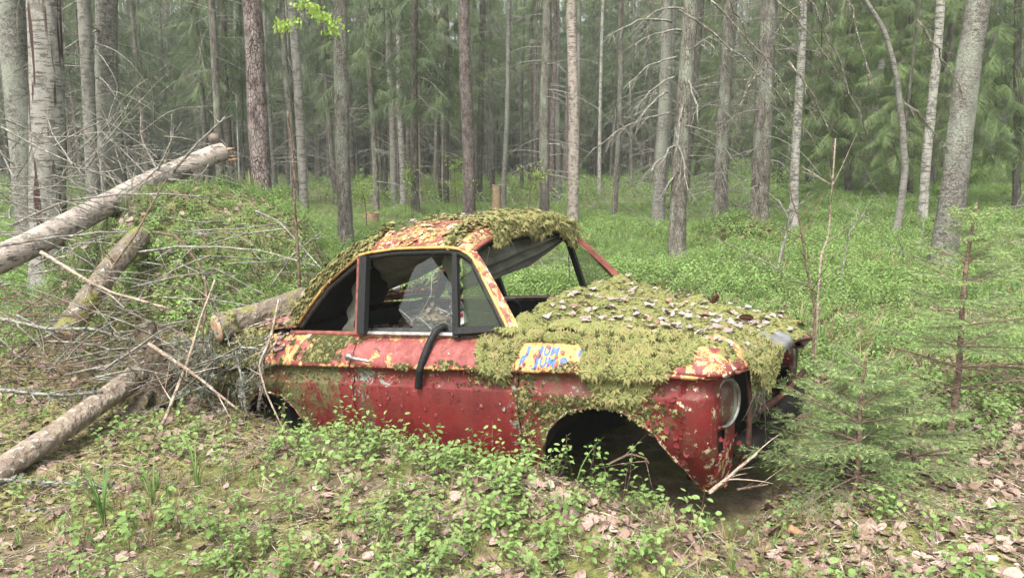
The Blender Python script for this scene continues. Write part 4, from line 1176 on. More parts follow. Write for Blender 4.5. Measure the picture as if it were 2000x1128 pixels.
pane('quarter_glass', [(-.755,.895),(-.535,.915),(-.62,1.06),(-.73,1.21),(-.80,1.255),(-.822,1.255)], M['quarter_glass'], 'dirty greenish quarter light')
mb = MB(); v = [(-.745,.648,.90),(-.50,.648,.91),(-.66,.59,1.13),(-.80,.545,1.25)]
mb.add(v + [(a, b-.005, c) for a, b, c in v], [(0,1,2,3),(7,6,5,4),(0,4,5,1),(1,5,6,2),(2,6,7,3),(3,7,4,0)]); mb.obj('far_quarter_glass', M['lamp_glass'], car, False)

# hanging headliner
def sheet(top, bot, name, n=16, folds=.018, label=None, th=.004, belly=.0, fk=6):
    top, bot = np.array(top, float), np.array(bot, float); t = np.linspace(0, 1, 28)
    A = np.stack([np.interp(t*(len(top)-1), range(len(top)), top[:, i]) for i in range(3)], -1)
    B = np.stack([np.interp(t*(len(bot)-1), range(len(bot)), bot[:, i]) for i in range(3)], -1)
    rows = []
    for k in range(n+1):
        u = k/n; p = A*(1-u) + B*u
        p = p + np.array([1, 0, 0])*(folds*np.sin(u*fk*3.1 + t*2)[:, None] + belly*math.sin(u*math.pi)) + [0, 0, folds*.5]*np.cos(t*5+u*4)[:, None]
        rows.append(p)
    mb = MB(); mb.grid(np.array(rows)); o = mb.obj(name, M['cloth'], car)
    s = o.modifiers.new('thickness', 'SOLIDIFY'); s.thickness = th
    if label: o['label'] = label
sheet([(-.84,-.47,1.275),(-.84,-.15,1.335),(-.84,.2,1.335),(-.84,.50,1.28)], [(-1.02,-.42,1.035),(-1.0,-.05,1.05),(-.96,.26,1.10),(-.86,.51,1.255)], 'headliner', folds=.03, label='torn grey green headliner sagging across the windscreen opening', belly=.05)
sheet([(-1.50,-.50,1.235),(-1.25,-.50,1.265),(-1.0,-.48,1.26)], [(-1.62,-.22,1.03),(-1.45,-.20,1.075),(-1.16,-.22,1.205)], 'headliner', folds=.012, label='sheet of headliner drooping behind the door window')
sheet([(-1.05,-.42,1.27),(-.92,-.45,1.27)], [(-1.05,-.36,.93),(-.98,-.36,.94)], 'headliner_strip', folds=.012, n=20)
sheet([(-1.66,-.44,1.14),(-1.54,-.46,1.18)], [(-1.80,-.46,.79),(-1.70,-.48,.79)], 'headliner_strip', folds=.016, n=20)
# cabin contents
g = np.random.default_rng(5)
mb = MB(); a_ = np.linspace(0, 2*np.pi, 40)
mb.tube(np.stack([-.80 + .07*np.sin(a_), -.30 + .20*np.cos(a_), .80 + .19*np.sin(a_)], -1), .011, 8, cap=False)
for k in range(3): mb.tube([[-.80, -.30, .80], [-.80 + .07*math.sin(k*2.1), -.30 + .2*math.cos(k*2.1), .8 + .19*math.sin(k*2.1)]], .008, 5)
mb.obj('steering_wheel', M['rubber'], car)
def seat(y, nm):
    xs_, ys_ = np.linspace(0, 1, 12), np.linspace(-.24, .24, 12)
    mb = MB(); rows = []
    for u in xs_: rows.append(np.stack([np.full(12, -1.42 + .20*0 + .22*u - .18*(u > .99)), y + ys_*(1-.25*u**3), np.full(12, .40 + .42*u) - .16*(np.abs(ys_)/.24)**3*u], -1))
    P_ = np.array(rows); mb.grid(P_); mb.grid(P_ + [-.10, 0, 0]); mb.box([-1.12, y, .37], [.5, .46, .12]); mb.obj(nm, M['seat_vinyl'], car)
seat(.30, 'seat')
for (x_, y_, z_), r_ in (((-1.98, .12, .985), .045), ((-1.90, .14, .985), .030)):
    mb = MB(); mb.tube([[x_, y_, z_], [x_+.012, y_-.012, z_]], [r_, r_*.8], 14); mb.obj('white_disc', M['white_plastic'], car)
mb = MB()
for k in range(46):
    p0 = np.array([g.uniform(-2.0, -1.15), g.uniform(-.5, .5), g.uniform(.60, .78)]); d = g.normal(0, 1, 3); d[2] = abs(d[2])*.4
    twiggy(mb, p0, d, g.uniform(.12, .45), .005, g, 0, .2, 4, 4)
o = mb.obj('debris_twigs', M['dead_branch'], car); o['kind'] = 'stuff'
xs_, ys_ = np.linspace(-2.05, -1.1, 24), np.linspace(-.62, .62, 24); XX, YY = np.meshgrid(xs_, ys_, indexing='ij')
mb = MB(); mb.grid(np.stack([XX, YY, .60 + .12*fbm(XX*4, YY*4, 1) + .15*sstep(-1.4, -2.0, XX)], -1)); mb.obj('debris_heap', M['soil'], car)
n = 700; px_, py_ = g.uniform(-2.05, -1.1, n), g.uniform(-.62, .62, n)
make_cloud('debris_leaves', S_litter, np.stack([px_, py_, .615 + .12*fbm(px_*4, py_*4, 1) + .15*sstep(-1.4, -2.0, px_)], -1), tilt(n, .4), g.uniform(.5, 1.0, n), g.integers(0, 7, n), '', '', car)
# crumpled packet behind the glass
pk = empty('drink_packet', car2w((-1.055, -.30, .905)).tolist(), 'crumpled white packet with a red print seen behind the broken door glass', 'packet')
pk.rotation_euler = (R(80), R(-25), R(-20))
mb = MB(); mb.box([0, 0, 0], [.075, .13, .03]); mm = mb.mesh('packet_body'); bo = obj('packet_body', mm, M['white_plastic'], pk); b_ = bo.modifiers.new('soft', 'BEVEL'); b_.width = .01; b_.segments = 3
mb = MB(); mb.box([.005, .02, .0165], [.05, .03, .002]); mb.box([.005, -.015, .0165], [.05, .02, .002]); mb.obj('red_band', M['red_print'], pk, False)

# bonnet under the moss, with its bare yellow brow at the front edge
BX = np.linspace(-.46, .60, 40)
def bon_z(X, Y):
    e = np.where(np.asarray(Y) < 0, np.interp(X, [-.46, .3, .62], [.872, .885, .83]), np.interp(X, [-.46,-.15,.1,.3,.62], [.945,.85,.79,.775,.715])); c = np.interp(X, [-.46,-.2,.0,.35,.62], [.985,.955,.905,.84,.78])
    return e + (c-e)*(1-np.clip(np.abs(Y)/.68, 0, 1)**2.2) - .04*sstep(.50, .62, X)
P = np.array([np.stack([np.full(31, X), np.linspace(-.668, .668, 31), bon_z(X, np.linspace(-.668, .668, 31)) - .006], -1) for X in BX])
panel_obj('bonnet', P, np.ones((39, 30), bool), .01, lambda x, y, z: dict(fade=.8, yel=.5, cream=.3, grey=.3, rust=.5, algae=.4), label='bonnet almost wholly hidden by moss', flip=False)
# brow: overhanging edge of wing top above the headlamp
t_ = np.linspace(0, 1, 30)
bx = .20 + .40*t_ ; by = -.782 + .0*t_ + .30*sstep(.45, 1.0, t_)
A = np.stack([.18 + .42*sstep(0, .85, t_)*1.0, -.788 + .29*sstep(.42, 1.0, t_)**1.6, .776 + .010*t_], -1)
rows = [A + [-.006, .006, -.012], A, A + [-.002, .010, .010], A + [-.022, .028, .024], A + [-.045, .055, .034]]
panel_obj('wing_brow', np.array(rows), np.ones((4, 29), bool), .006, lambda x, y, z: dict(fade=.55, yel=.60, cream=.4, grey=.05, rust=.35, algae=.1), label='yellow and red flaking brow above the headlamp')
# far front corner: bare grey metal lid corner
t_ = np.linspace(0, 1, 16)
rows = [np.stack([.61 + .02*np.sin(t_*3.1) - q*.12, -.20 + .40*t_, .785 - .01*t_ + q*.05 - (.03 if q == 0 else 0)], -1) for q in (0, .12, .4, .7, 1)]
mb = MB(); mb.grid(np.array(rows)); o = mb.obj('grille_trim', M['dull_steel'], car); o.modifiers.new('t', 'SOLIDIFY').thickness = .006
# open nose: dark back wall, bar, lower beam, torn edge
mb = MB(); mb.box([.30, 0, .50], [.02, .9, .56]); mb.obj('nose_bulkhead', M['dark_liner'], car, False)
mb = MB(); mb.tube([[.60, -.40, .555], [.625, .0, .545], [.60, .45, .545]], .014, 8); mb.obj('grille_bar', M['rust_dark'], car)
mb = MB()
prof = np.array([(.0, -.06), (.05, -.05), (.06, .0), (.05, .05), (-.02, .07), (-.06, .03)])
yy = np.linspace(-.47, .62, 24)
mb.grid(np.array([np.stack([.50 + prof[:, 0] + .03*math.cos(y*2), np.full(6, y), .36 + prof[:, 1] + .012*math.sin(y*9)], -1) for y in yy]))
mb.obj('front_valance', M['dark_metal'], car)
mb = MB(); pth = [[.57, -.20, .36], [.63, -.19, .36], [.64, -.17, .30], [.64, -.04, .30], [.63, -.02, .36], [.57, -.01, .36]]; mb.tube(pth, .010, 6); mb.obj('tow_loop', M['dark_metal'], car)
mb = MB(); mb.tube([[.56, -.42, .80], [.575, -.425, .60], [.565, -.43, .42], [.53, -.44, .30]], [.012, .010, .014, .02], 6); mb.obj('torn_edge', M['rust_dark'], car)

# headlamps
def headlamp(sgn):
    c = np.array([.512, sgn*.572, .632]); ax = np.array([.96, sgn*.24, -.02]); ax /= np.linalg.norm(ax)
    u = np.cross([0, 0, 1.], ax); u /= np.linalg.norm(u); w = np.cross(ax, u)
    def ring(r, d, n=36):
        a = np.arange(n+1)*2*np.pi/n
        return c + ax*d + r*(np.cos(a)[:, None]*u + np.sin(a)[:, None]*w)
    lamp = bpy.data.objects.new('headlamp', None); lamp.empty_display_size = .05; link(lamp, car)
    mb = MB(); mb.grid(np.array([ring(.109, -.02), ring(.107, .008), ring(.102, .016), ring(.097, .015), ring(.093, .008), ring(.089, -.005)])); b = mb.obj('headlamp_bezel', M['bezel'], lamp)
    mb = MB(); mb.grid(np.array([ring(.092, .004), ring(.076, -.03), ring(.05, -.06), ring(.004, -.075)])); mb.obj('headlamp_reflector', M['reflector'], lamp)
    mb = MB(); mb.grid(np.array([ring(.092, .005), ring(.081, .016), ring(.06, .026), ring(.03, .031), ring(.002, .032)])); mb.obj('headlamp_glass', M['lamp_glass'], lamp)
    mb = MB(); mb.grid(np.array([ring(.116, -.05), ring(.117, -.004), ring(.110, .005)])); mm = mb.mesh('headlamp_bucket'); wear_attrs(mm, lambda x, y, z: dict(fade=.2, yel=.2, cream=.5, grey=.5, rust=.5, algae=.5)); obj('headlamp_bucket', mm, M['paint'], lamp)
headlamp(-1); headlamp(1)

# door handle
mb = MB(); mb.box([-1.425, -.790, .744], [.035, .035, .03]); mb.tube([[-1.42,-.800,.744],[-1.36,-.812,.742],[-1.29,-.806,.735],[-1.265,-.796,.728]], [.011,.010,.009,.006], 8)
o = mb.obj('door_handle', M['chrome'], DOOR)
# rubber strip hanging out over the sill
mb = MB(); pth = np.array([(-.86,-.62,.885),(-.885,-.665,.905),(-.90,-.70,.890),(-.915,-.735,.84),(-.93,-.772,.77),(-.945,-.792,.71),(-.96,-.785,.66),(-.972,-.782,.615)])
t_ = np.linspace(0, 7, 40); pp = np.stack([np.interp(t_, range(8), pth[:, i]) for i in range(3)], -1)
mb.tube(pp, .019, 8); o = mb.obj('rubber_strip', M['rubber'], DOOR); o['label'] = 'black rubber strip hanging out of the door window'

# peeled paint flakes standing off the nose, the door and the roof edge
def flakes(name, spots, mat, n_in=None):
    g = np.random.default_rng(len(name)); mb = MB()
    for p, nrm, s in spots:
        k = 6; a = np.arange(k)*2*np.pi/k + g.uniform(0, 6); rr = s*g.uniform(.5, 1.0, k)
        v = np.stack([np.cos(a)*rr, np.sin(a)*rr, .25*rr*np.cos(a*1.0 + g.uniform(0, 6)) + .004], -1)
        q = np.array(Vector(nrm).to_track_quat('Z', 'Y').to_matrix())
        v = v @ q.T + p
        mb.add(np.vstack([[np.array(p) + np.array(nrm)*.003], v]), [(0, 1+i, 1+(i+1) % k) for i in range(k)])
    m = mb.mesh(name, False)
    o = obj(name, m, mat, car); o['kind'] = 'stuff'
    return m
g = np.random.default_rng(15); sp = []
for k in range(70):
    X = g.uniform(.18, .42); Z = g.uniform(.30, .74); w = float(width(np.array([X]), np.array([Z]))[0])
    if Z < zbot(np.array([X]))[0] + .02: continue
    sp.append(((X, -w-.002, Z), (0, -1, 0), g.uniform(.006, .022)))
for k in range(50):
    a_ = g.uniform(.1, .9)*math.pi/2; Z = g.uniform(.28, .74)
    if .50 < Z: a_ *= .6
    sp.append(((.42 + .13*math.sin(a_)+.004, -.735 + .22 - .22*math.cos(a_) + (-.0 if Z > .5 else .05), Z), (math.sin(a_), -math.cos(a_), 0), g.uniform(.005, .016)))
mm = flakes('paint_flakes', sp, M['paint']); wear_attrs(mm, lambda x, y, z: dict(fade=0.0, yel=.1, cream=.2, grey=.1, rust=.2, algae=.1))
sp = []
for k in range(150):
    X = g.uniform(-2.3, -.42); u = g.random(); Z = float(zc(X)) + (g.uniform(-.2, -.02) if u < .7 else g.uniform(-.4, -.2)); w = float(width(np.array([X]), np.array([Z]))[0])
    sp.append(((X, -w-.003, Z), (0, -1, .1), g.uniform(.004, .014)))
mm = flakes('paint_flakes', sp, M['paint']); wear_attrs(mm, lambda x, y, z: dict(fade=.1, yel=.15, cream=.3, grey=.3, rust=.2, algae=.1))
sp = []
for k in range(70):
    X = g.uniform(-1.45, -.80); Y = g.uniform(-.54, -.22); Z = float(roof_z(X, Y))
    sp.append(((X, Y, Z+.004), (0, -.3, 1), g.uniform(.008, .03)))
mm = flakes('paint_flakes', sp, M['paint']); wear_attrs(mm, lambda x, y, z: dict(fade=.5, yel=.72, cream=.5, grey=.1, rust=.2, algae=.1))

# lettering painted on the wing shoulder: two rows, worn away in places
def on_shoulder(x, s):
    """x along the car, s metres down from the top of the shoulder"""
    X = np.asarray(x, float); w_, c_ = zw(X), zc(X); z = w_ - np.asarray(s, float)
    return X, -width(X, z), z
def letter(ch, x, s_base, hgt, wd, name='letter', mat='blue_letter', shear=0.0):
    cu = bpy.data.curves.new('letter_outline', 'FONT'); cu.body = ch; cu.size = 1.0; cu.offset = .035; cu.resolution_u = 3
    tmp = bpy.data.objects.new('letter_tmp', cu); COL.objects.link(tmp)
    dg = bpy.context.evaluated_depsgraph_get(); me = bpy.data.meshes.new_from_object(tmp.evaluated_get(dg))
    COL.objects.unlink(tmp); bpy.data.objects.remove(tmp)
    n = len(me.vertices); co = np.empty(n*3, np.float32); me.vertices.foreach_get('co', co); co = co.reshape(-1, 3)
    mn, mx = co.min(0), co.max(0)
    u = (co[:, 0]-mn[0])/max(mx[0]-mn[0], 1e-6)*wd; v = (co[:, 1])/.70*hgt
    X, Y, Z = on_shoulder(x + u, s_base - v)
    k = np.stack([X, Y - .0035, Z + .0025], -1).astype(np.float32)
    me.vertices.foreach_set('co', k.ravel()); me.materials.clear(); me.update()
    o = obj(name, me, M[mat], car); o['label'] = 'blue letter ' + ch + ' on the yellow wing shoulder'
def patch(name, x0, x1, s0, s1, mat, off, jag=0.006, seed=0):
    g = np.random.default_rng(seed); nx, ns = 14, 8
    rows = []
    for i in range(nx):
        r_ = []
        for j in range(ns):
            x = x0 + (x1-x0)*i/(nx-1); s = s0 + (s1-s0)*j/(ns-1)
            if i in (0, nx-1): x += g.normal(0, jag)
            if j in (0, ns-1): s += g.normal(0, jag*.6)
            X, Y, Z = on_shoulder(x, s); r_.append([float(X), float(Y)-off, float(Z)+off*.6])
        rows.append(r_)
    mb = MB(); mb.grid(np.array(rows)); o = mb.obj(name, M[mat], car); return o
patch('yellow_paint_patch', -.392, -.180, .028, .122, 'yellow_trim', .0016, seed=1)
patch('yellow_paint_patch', -.168, -.095, .050, .120, 'yellow_trim', .0016, seed=2)
for ch, x, wd in (('J', -.365, .030), ('J', -.295, .030), ('U', -.258, .032), ('M', -.220, .038)): letter(ch, x, .062, .032, wd)
for ch, x, wd in (('R', -.370, .032), ('J', -.302, .030), ('U', -.264, .034), ('M', -.224, .040), ('P', -.160, .034)): letter(ch, x, .108, .038, wd)
patch('blue_paint_patch', -.075, -.015, .030, .060, 'blue_letter', .0018, .008, 3)
patch('blue_paint_patch', -.030, .000, .075, .110, 'blue_letter', .0018, .005, 4)
sp = []
for k in range(26):
    X = g.uniform(-.39, -.02); X_, Y_, Z_ = on_shoulder(X, g.uniform(.03, .12)); sp.append(((X, float(Y_)-.005, float(Z_)+.003), (0, -.75, .66), g.uniform(.005, .014)))
mm = flakes('paint_flakes', sp, M['paint']); wear_attrs(mm, lambda x, y, z: dict(fade=1.0, yel=.2, cream=.2, grey=.1, rust=.4, algae=.2))
# ------------------------------------------------------------------ moss and leaves on the car
g = np.random.default_rng(23)
def moss_h(X, Y, sc=7): return .024 + .095*np.clip(np.abs(fbm(X*sc, Y*sc, 4, 2)), 0, .6) + .012*fbm(X*22, Y*22, 4, 2)
def bon_mask(X, Y):
    e = .05*fbm(X*6, Y*6, 7, 3)
    near = -.705 + np.interp(X, [-.46,-.42,-.395,-.06,-.03,.25,.33,.42,.62], [.0,.03,.070,.070,.0,.0,.02,.035,.05])
    return (Y > near + e*.5) & (Y < .72 + e) & (X > -.49 + e - .10*np.exp(-((Y+.62)/.07)**2)) & (X < .60 - .05*(np.abs(Y) > .5) + e) & ~((X > .545+e*.3) & (Y > -.18) & (Y < .18))
nx, ny = 90, 90
XX, YY = np.meshgrid(np.linspace(-.52, .68, nx), np.linspace(-.74, .74, ny), indexing='ij')
mk = bon_mask(XX, YY)
ZZ = bon_z(np.clip(XX, -.46, .61), YY) + moss_h(XX, YY) - .012
mb = MB(); mb.grid(np.stack([XX, YY, ZZ], -1), mk[:-1, :-1] & mk[1:, 1:] & mk[1:, :-1] & mk[:-1, 1:])
cover = mb.obj('moss_mat', M['moss_base']); cover.location = CAR_T.tolist(); cover.rotation_euler = CAR_E
tag(cover, 'springy moss mat spread across the car bonnet', 'moss', None, 'stuff')
def car_cloud(name, P, N, label, scl, pick=None, srcs=S_moss, parent=None):
    n = len(P); rots = [align_euler(nn, g.uniform(0, 6.28)) for nn in N]
    o = make_cloud(name, srcs, P, rots, scl, pick if pick is not None else g.choice(6, n, p=[.21, .21, .21, .21, .11, .05]), label, 'moss', parent)
    if parent is None: o.location = CAR_T.tolist(); o.rotation_euler = CAR_E
    return o
X, Y = g.uniform(-.55, .68, 27000), g.uniform(-.76, .76, 27000); k = bon_mask(X, Y); X, Y = X[k], Y[k]
Z = bon_z(np.clip(X, -.46, .61), Y) + moss_h(X, Y) - .014
e_ = .012; dX = (moss_h(X+e_, Y)-moss_h(X-e_, Y))/(2*e_); dY = (moss_h(X, Y+e_)-moss_h(X, Y-e_))/(2*e_)
N = np.stack([-.9*dX + .25*(X > .5) + g.normal(0, .2, len(X)), -.9*dY + np.where(Y < -.55, -.8, np.where(Y > .6, .6, 0)) + g.normal(0, .2, len(X)), np.ones(len(X))], -1)
Pm, Nm, Sm = [np.stack([X, Y, Z], -1)], [N], [g.uniform(.5, 1.0, len(X))]
# cushions hanging over the wing and the nose
def drape(n, x0, x1, zlow, ztop=None, size=(.7, 1.15)):
    X = g.uniform(x0, x1, n); zl = np.interp(X, *zip(*zlow)); zt = zw(X)+.02 if ztop is None else np.interp(X, *zip(*ztop))
    k = zt > zl; X, zl, zt = X[k], zl[k], zt[k]
    Z = zl + (zt-zl)*g.random(len(X)); w = width(X, Z)
    th = .028*np.sin(np.clip((Z-zl)/(zt-zl+1e-6), 0, 1)*math.pi)**.5 * g.uniform(.2, 1.0, len(X))
    Pm.append(np.stack([X, -w - th, Z], -1)); Nm.append(np.stack([g.normal(0, .35, len(X)), -np.ones(len(X)), g.normal(.25, .35, len(X))], -1)); Sm.append(g.uniform(*size, len(X)))
drape(3000, -.62, -.405, [(-.62,.83),(-.60,.79),(-.56,.73),(-.52,.69),(-.47,.67),(-.43,.74),(-.415,.80),(-.40,.85)])
drape(260, -.39, -.02, [(-.39,.875),(-.2,.88),(-.08,.875),(-.02,.82)])
drape(5200, -.04, .36, [(-.04,.79),(-.02,.72),(.02,.66),(.08,.635),(.14,.64),(.20,.655),(.25,.70),(.30,.755),(.34,.79),(.36,.81)])
drape(200, .30, .44, [(.30,.80),(.44,.838)])
n = 1900; Yf = g.uniform(-.52, -.14, n); Zl = np.interp(Yf, [-.52,-.47,-.40,-.33,-.24,-.14], [.77,.70,.655,.66,.70,.77]); Zt = .815
Zf = Zl + (Zt-Zl)*g.random(n); Pm.append(np.stack([.615 + .03*g.random(n) - .05*(Zf > .79), Yf, Zf], -1)); Nm.append(np.stack([np.ones(n), g.normal(-.3, .4, n), g.normal(.3, .3, n)], -1)); Sm.append(g.uniform(.6, 1.1, n))
n = 900; t_ = g.uniform(.05, 1, n); u_ = g.uniform(0, 1, n)[:, None]      # moss coming down onto the brow above the headlamp
q = np.stack([.18 + .42*sstep(0, .85, t_), -.788 + .29*sstep(.42, 1.0, t_)**1.6, .776 + .010*t_], -1) + (1-u_)*np.array([-.022, .028, .026]) + u_*np.array([-.10, .11, .062]); k = fbm(t_*5, u_[:, 0], 6, 2) > -.30 + .3*(1-u_[:, 0])
Pm.append(q[k]); Nm.append(np.stack([g.normal(.2, .3, k.sum()), g.normal(-.4, .3, k.sum()), np.ones(k.sum())], -1)); Sm.append(g.uniform(.5, 1.0, k.sum()))
car_cloud('bonnet_moss', np.concatenate(Pm), np.concatenate(Nm), 'thick yellow green feather moss covering the bonnet and hanging over the wing', np.concatenate(Sm))
# darker moss and roots clinging to the flank, arch and shoulder
Pm, Nm, Sm = [], [], []
def cling(n, cx, cz, sx, sz, size=(.35, .75), off=.004):
    X = g.normal(cx, sx, n); Z = g.normal(cz, sz, n); k = (Z > zbot(X)-.012) & (Z < zw(X)); X, Z = X[k], Z[k]
    Pm.append(np.stack([X, -width(X, np.maximum(Z, zbot(X))) - off, Z], -1)); Nm.append(np.stack([g.normal(0, .5, len(X)), -np.ones(len(X)), g.normal(-.1, .5, len(X))], -1)); Sm.append(g.uniform(*size, len(X)))
cling(170, -.35, .62, .03, .06, (.2, .45)); cling(110, -.37, .45, .03, .10, (.2, .4)); cling(120, -.20, .57, .06, .02, (.3, .6)); cling(260, .05, .625, .14, .012, (.25, .5)); cling(70, .24, .57, .05, .03, (.3, .6))
cling(160, .18, .66, .08, .03, (.25, .5)); cling(120, -.37, .32, .03, .09, (.2, .45)); cling(140, -1.80, .60, .30, .03, (.18, .38)); cling(110, -1.2, .655, .3, .015, (.18, .32)); cling(60, -.62, .70, .05, .03, (.3, .5))
cling(120, -1.95, .47, .10, .08, (.2, .42)); cling(70, -2.35, .55, .08, .08, (.3, .7)); cling(160, -2.45, .62, .1, .08, (.4, .8)); cling(90, -1.35, .30, .06, .06, (.2, .4))
# hanging root threads at the nose
car_cloud('flank_moss', np.concatenate(Pm), np.concatenate(Nm), 'dark moss clinging to the wheel arch and the flank of the car', np.concatenate(Sm), g.choice(6, len(np.concatenate(Pm)), p=[.05, .05, .05, .05, .2, .6]))
Pm, Nm, Sm = [], [], []
def shoulder(n, cx, sx, sz0, sz1, size=(.4, .75)):
    X = g.normal(cx, sx, n); s = g.uniform(sz0, sz1, n); X = X - .35*(s-.06); z = zw(X) - s
    Pm.append(np.stack([X, -width(X, z) - .004, z], -1)); Nm.append(np.stack([g.normal(0, .4, n), -np.ones(n)*.8, np.ones(n)], -1)); Sm.append(g.uniform(*size, n))
shoulder(420, -1.68, .075, .0, .13); shoulder(120, -1.58, .05, .0, .06); shoulder(60, -1.05, .03, .12, .15, (.25, .4)); shoulder(50, -.78, .03, .10, .14, (.3, .5)); shoulder(320, -2.22, .06, .0, .16, (.5, .9)); shoulder(900, -2.52, .16, -.02, .17, (.5, 1.0)); shoulder(500, -2.5, .2, .16, .30, (.4, .8)); shoulder(70, -.10, .05, .08, .12, (.25, .45))
car_cloud('shoulder_moss', np.concatenate(Pm), np.concatenate(Nm), 'olive moss patch on the red shoulder below the rear side window', np.concatenate(Sm), g.choice(6, len(np.concatenate(Pm)), p=[.05, .05, .05, .05, .2, .6]))
# rear deck half buried under moss and leaves
n = 1800; X, v = g.uniform(-2.82, -1.97, n), g.uniform(-1, .3, n); q = np.array([roof_pt(DECK, a, np.array([b]))[0] for a, b in zip(X, v)]); k = fbm(X*4, v*3, 5, 2) > -.25; q = q[k]
car_cloud('deck_moss', q + [0, 0, .006], np.stack([g.normal(0, .3, len(q)), g.normal(-.2, .3, len(q)), np.ones(len(q))], -1), 'moss over the rear deck of the car beside the sawn log', g.uniform(.5, 1.1, len(q)), g.choice(6, len(q), p=[.1, .1, .1, .1, .3, .3]))
n = 420; X, v = g.uniform(-2.8, -1.97, n), g.uniform(-1, .2, n); q = np.array([roof_pt(DECK, a, np.array([b]))[0] for a, b in zip(X, v)])
car_cloud('deck_leaves', q + [0, 0, .016], np.stack([g.normal(0, .4, n), g.normal(0, .4, n), np.ones(n)], -1), 'dead leaves heaped on the rear deck of the car', g.uniform(.4, .9, n), g.integers(0, 7, n), S_litter)
# roof moss
Pm, Nm, Sm = [], [], []
X, Y = g.uniform(-1.96, -.74, 28000), g.uniform(-.66, .60, 28000)
a_ = np.array(ROOF)[::-1]; yh = np.interp(X, a_[:, 0], a_[:, 2])
bare = (Y < -.12 + .14*fbm(X*3, Y*3, 3, 2) + .12*(X < -1.2)) & (X < -.90 + .06*fbm(X*9, Y*9, 1, 2)) & (X > -1.47 + .05*fbm(X*7, Y*7, 2, 2) - .12*(Y > -.3))
k = (np.abs(Y) < yh+.004) & ~((X < -1.55) & (X > -1.93) & (Y > .03) & (Y < .54)) & ~bare & ~((Y < -.30) & (X > -.86)) & (g.random(len(X)) < .45 + .75*patchy(X, Y, 3.5, 77, -.3, .1)); X, Y, yh = X[k], Y[k], yh[k]
thick = .012 + .035*sstep(-.2, .25, fbm(X*4, Y*4, 8, 2)) + .03*(X > -.90) + .02*(X < -1.45)
Pm.append(np.stack([X, Y, roof_z(X, Y) + thick*g.random(len(X))], -1)); Nm.append(np.stack([np.where(X > -.84, .7, np.where(X < -1.5, -.7, 0)) + g.normal(0, .25, len(X)), np.where(Y < -.5, -.7, 0) + g.normal(0, .25, len(X)), np.ones(len(X))], -1)); Sm.append(g.uniform(.5, 1.0, len(X)))
n = 2300; v = g.uniform(-.62, .99, n); hp_ = roof_pt(ROOF, -.775, v)     # over the windscreen edge
low = .028 + .022*np.sin(v*9) + .03*sstep(.5, .95, v); hp_[:, 2] += .065 - (low+.065)*g.random(n); hp_[:, 0] += .012 + .02*g.random(n)
Pm.append(hp_); Nm.append(np.stack([np.ones(n), g.normal(0, .4, n), g.normal(.2, .4, n)], -1)); Sm.append(g.uniform(.5, 1.0, n))
n = 3000; t_ = g.random(n); rr = rail(-1); rr = rr[rr[:, 0] < -1.47]; q = np.stack([np.interp(t_*(len(rr)-1), range(len(rr)), rr[:, i]) for i in range(3)], -1)
q[:, 2] += .012 + .055*g.random(n); q[:, 0] -= .05*g.random(n); q[:, 1] += .03 - .035*g.random(n)*(t_ < .8)
k = fbm(t_*5, 0, 3, 2) > -.38; q = q[k]; n = len(q)
Pm.append(q); Nm.append(np.stack([-.6+g.normal(0, .3, n), -.5+g.normal(0, .3, n), np.ones(n)], -1)); Sm.append(g.uniform(.5, 1.0, n))
pk_ = g.choice(6, sum(len(q) for q in Pm), p=[.15, .15, .15, .15, .30, .10])
car_cloud('roof_moss', np.concatenate(Pm), np.concatenate(Nm), 'yellowish moss along the roof, its front edge and the rear slope', np.concatenate(Sm), pk_)
# thin threads hanging from roof and nose
mb = MB()
for k in range(26):
    if k < 12: p = np.array([.63 + g.normal(0, .01), -.45 + g.normal(0, .035), .67]); L = g.uniform(.08, .24)
    else: p = roof_pt(ROOF, -.765, np.array([g.uniform(-.7, .3)]))[0] - [0, 0, .04]; L = g.uniform(.04, .12)
    twiggy(mb, p, [g.normal(0, .15), g.normal(0, .15), -1], L, .0022, g, 0, .05, 5, 3, .12)
o = mb.obj('root_threads', M['dead_branch_dark']); o.location = CAR_T.tolist(); o.rotation_euler = CAR_E; tag(o, 'thin roots and moss threads hanging from the roof edge and nose', 'roots', None, 'stuff')

# leaves lying on the car: one object each
LEAF = [round_leaf_mesh('fallen_leaf', .042, 400+i) for i in range(8)]
for i, m in enumerate(LEAF): m.materials.append(M['fallen_leaf'] if i < 6 else M['fallen_leaf_brown'])
def lay_leaf(c, nrm, s, label, group, m=None):
    o = bpy.data.objects.new('fallen_leaf', m or LEAF[int(g.choice(8, p=[.15]*6+[.05]*2))]); link(o)
    o.location = car2w(c).tolist()
    nw = CAR_M @ np.array(nrm); o.rotation_euler = align_euler(nw/np.linalg.norm(nw), g.uniform(0, 6.28)); o.scale = (s, s, s)
    tag(o, label, 'leaf', group)
cnt = 0
while cnt < 240:
    X, Y = g.uniform(-.42, .58), g.uniform(-.62, .62)
    if not bon_mask(np.array([X]), np.array([Y]))[0]: continue
    if g.random() > .35 + .65*math.exp(-((Y+.12+.15*X)/.45)**2): continue
    z = float(bon_z(X, Y) + moss_h(X, Y)) + .004
    lay_leaf((X, Y, z), (g.normal(0, .22), g.normal(0, .22) - .1, 1), g.uniform(.5, 1.3), 'pale dry fallen leaf lying on the mossy bonnet', 'leaves on the mossy bonnet'); cnt += 1
cnt = 0
while cnt < 80:
    X, Y = g.uniform(-1.75, -.82), g.uniform(-.5, .45); z = float(roof_z(X, Y)) + .03
    if Y < -.3 and g.random() < .5: continue
    lay_leaf((X, Y, z), (g.normal(0, .25), g.normal(0, .25), 1), g.uniform(.45, 1.0), 'pale fallen leaf lying on the mossy roof', 'leaves on the roof'); cnt += 1
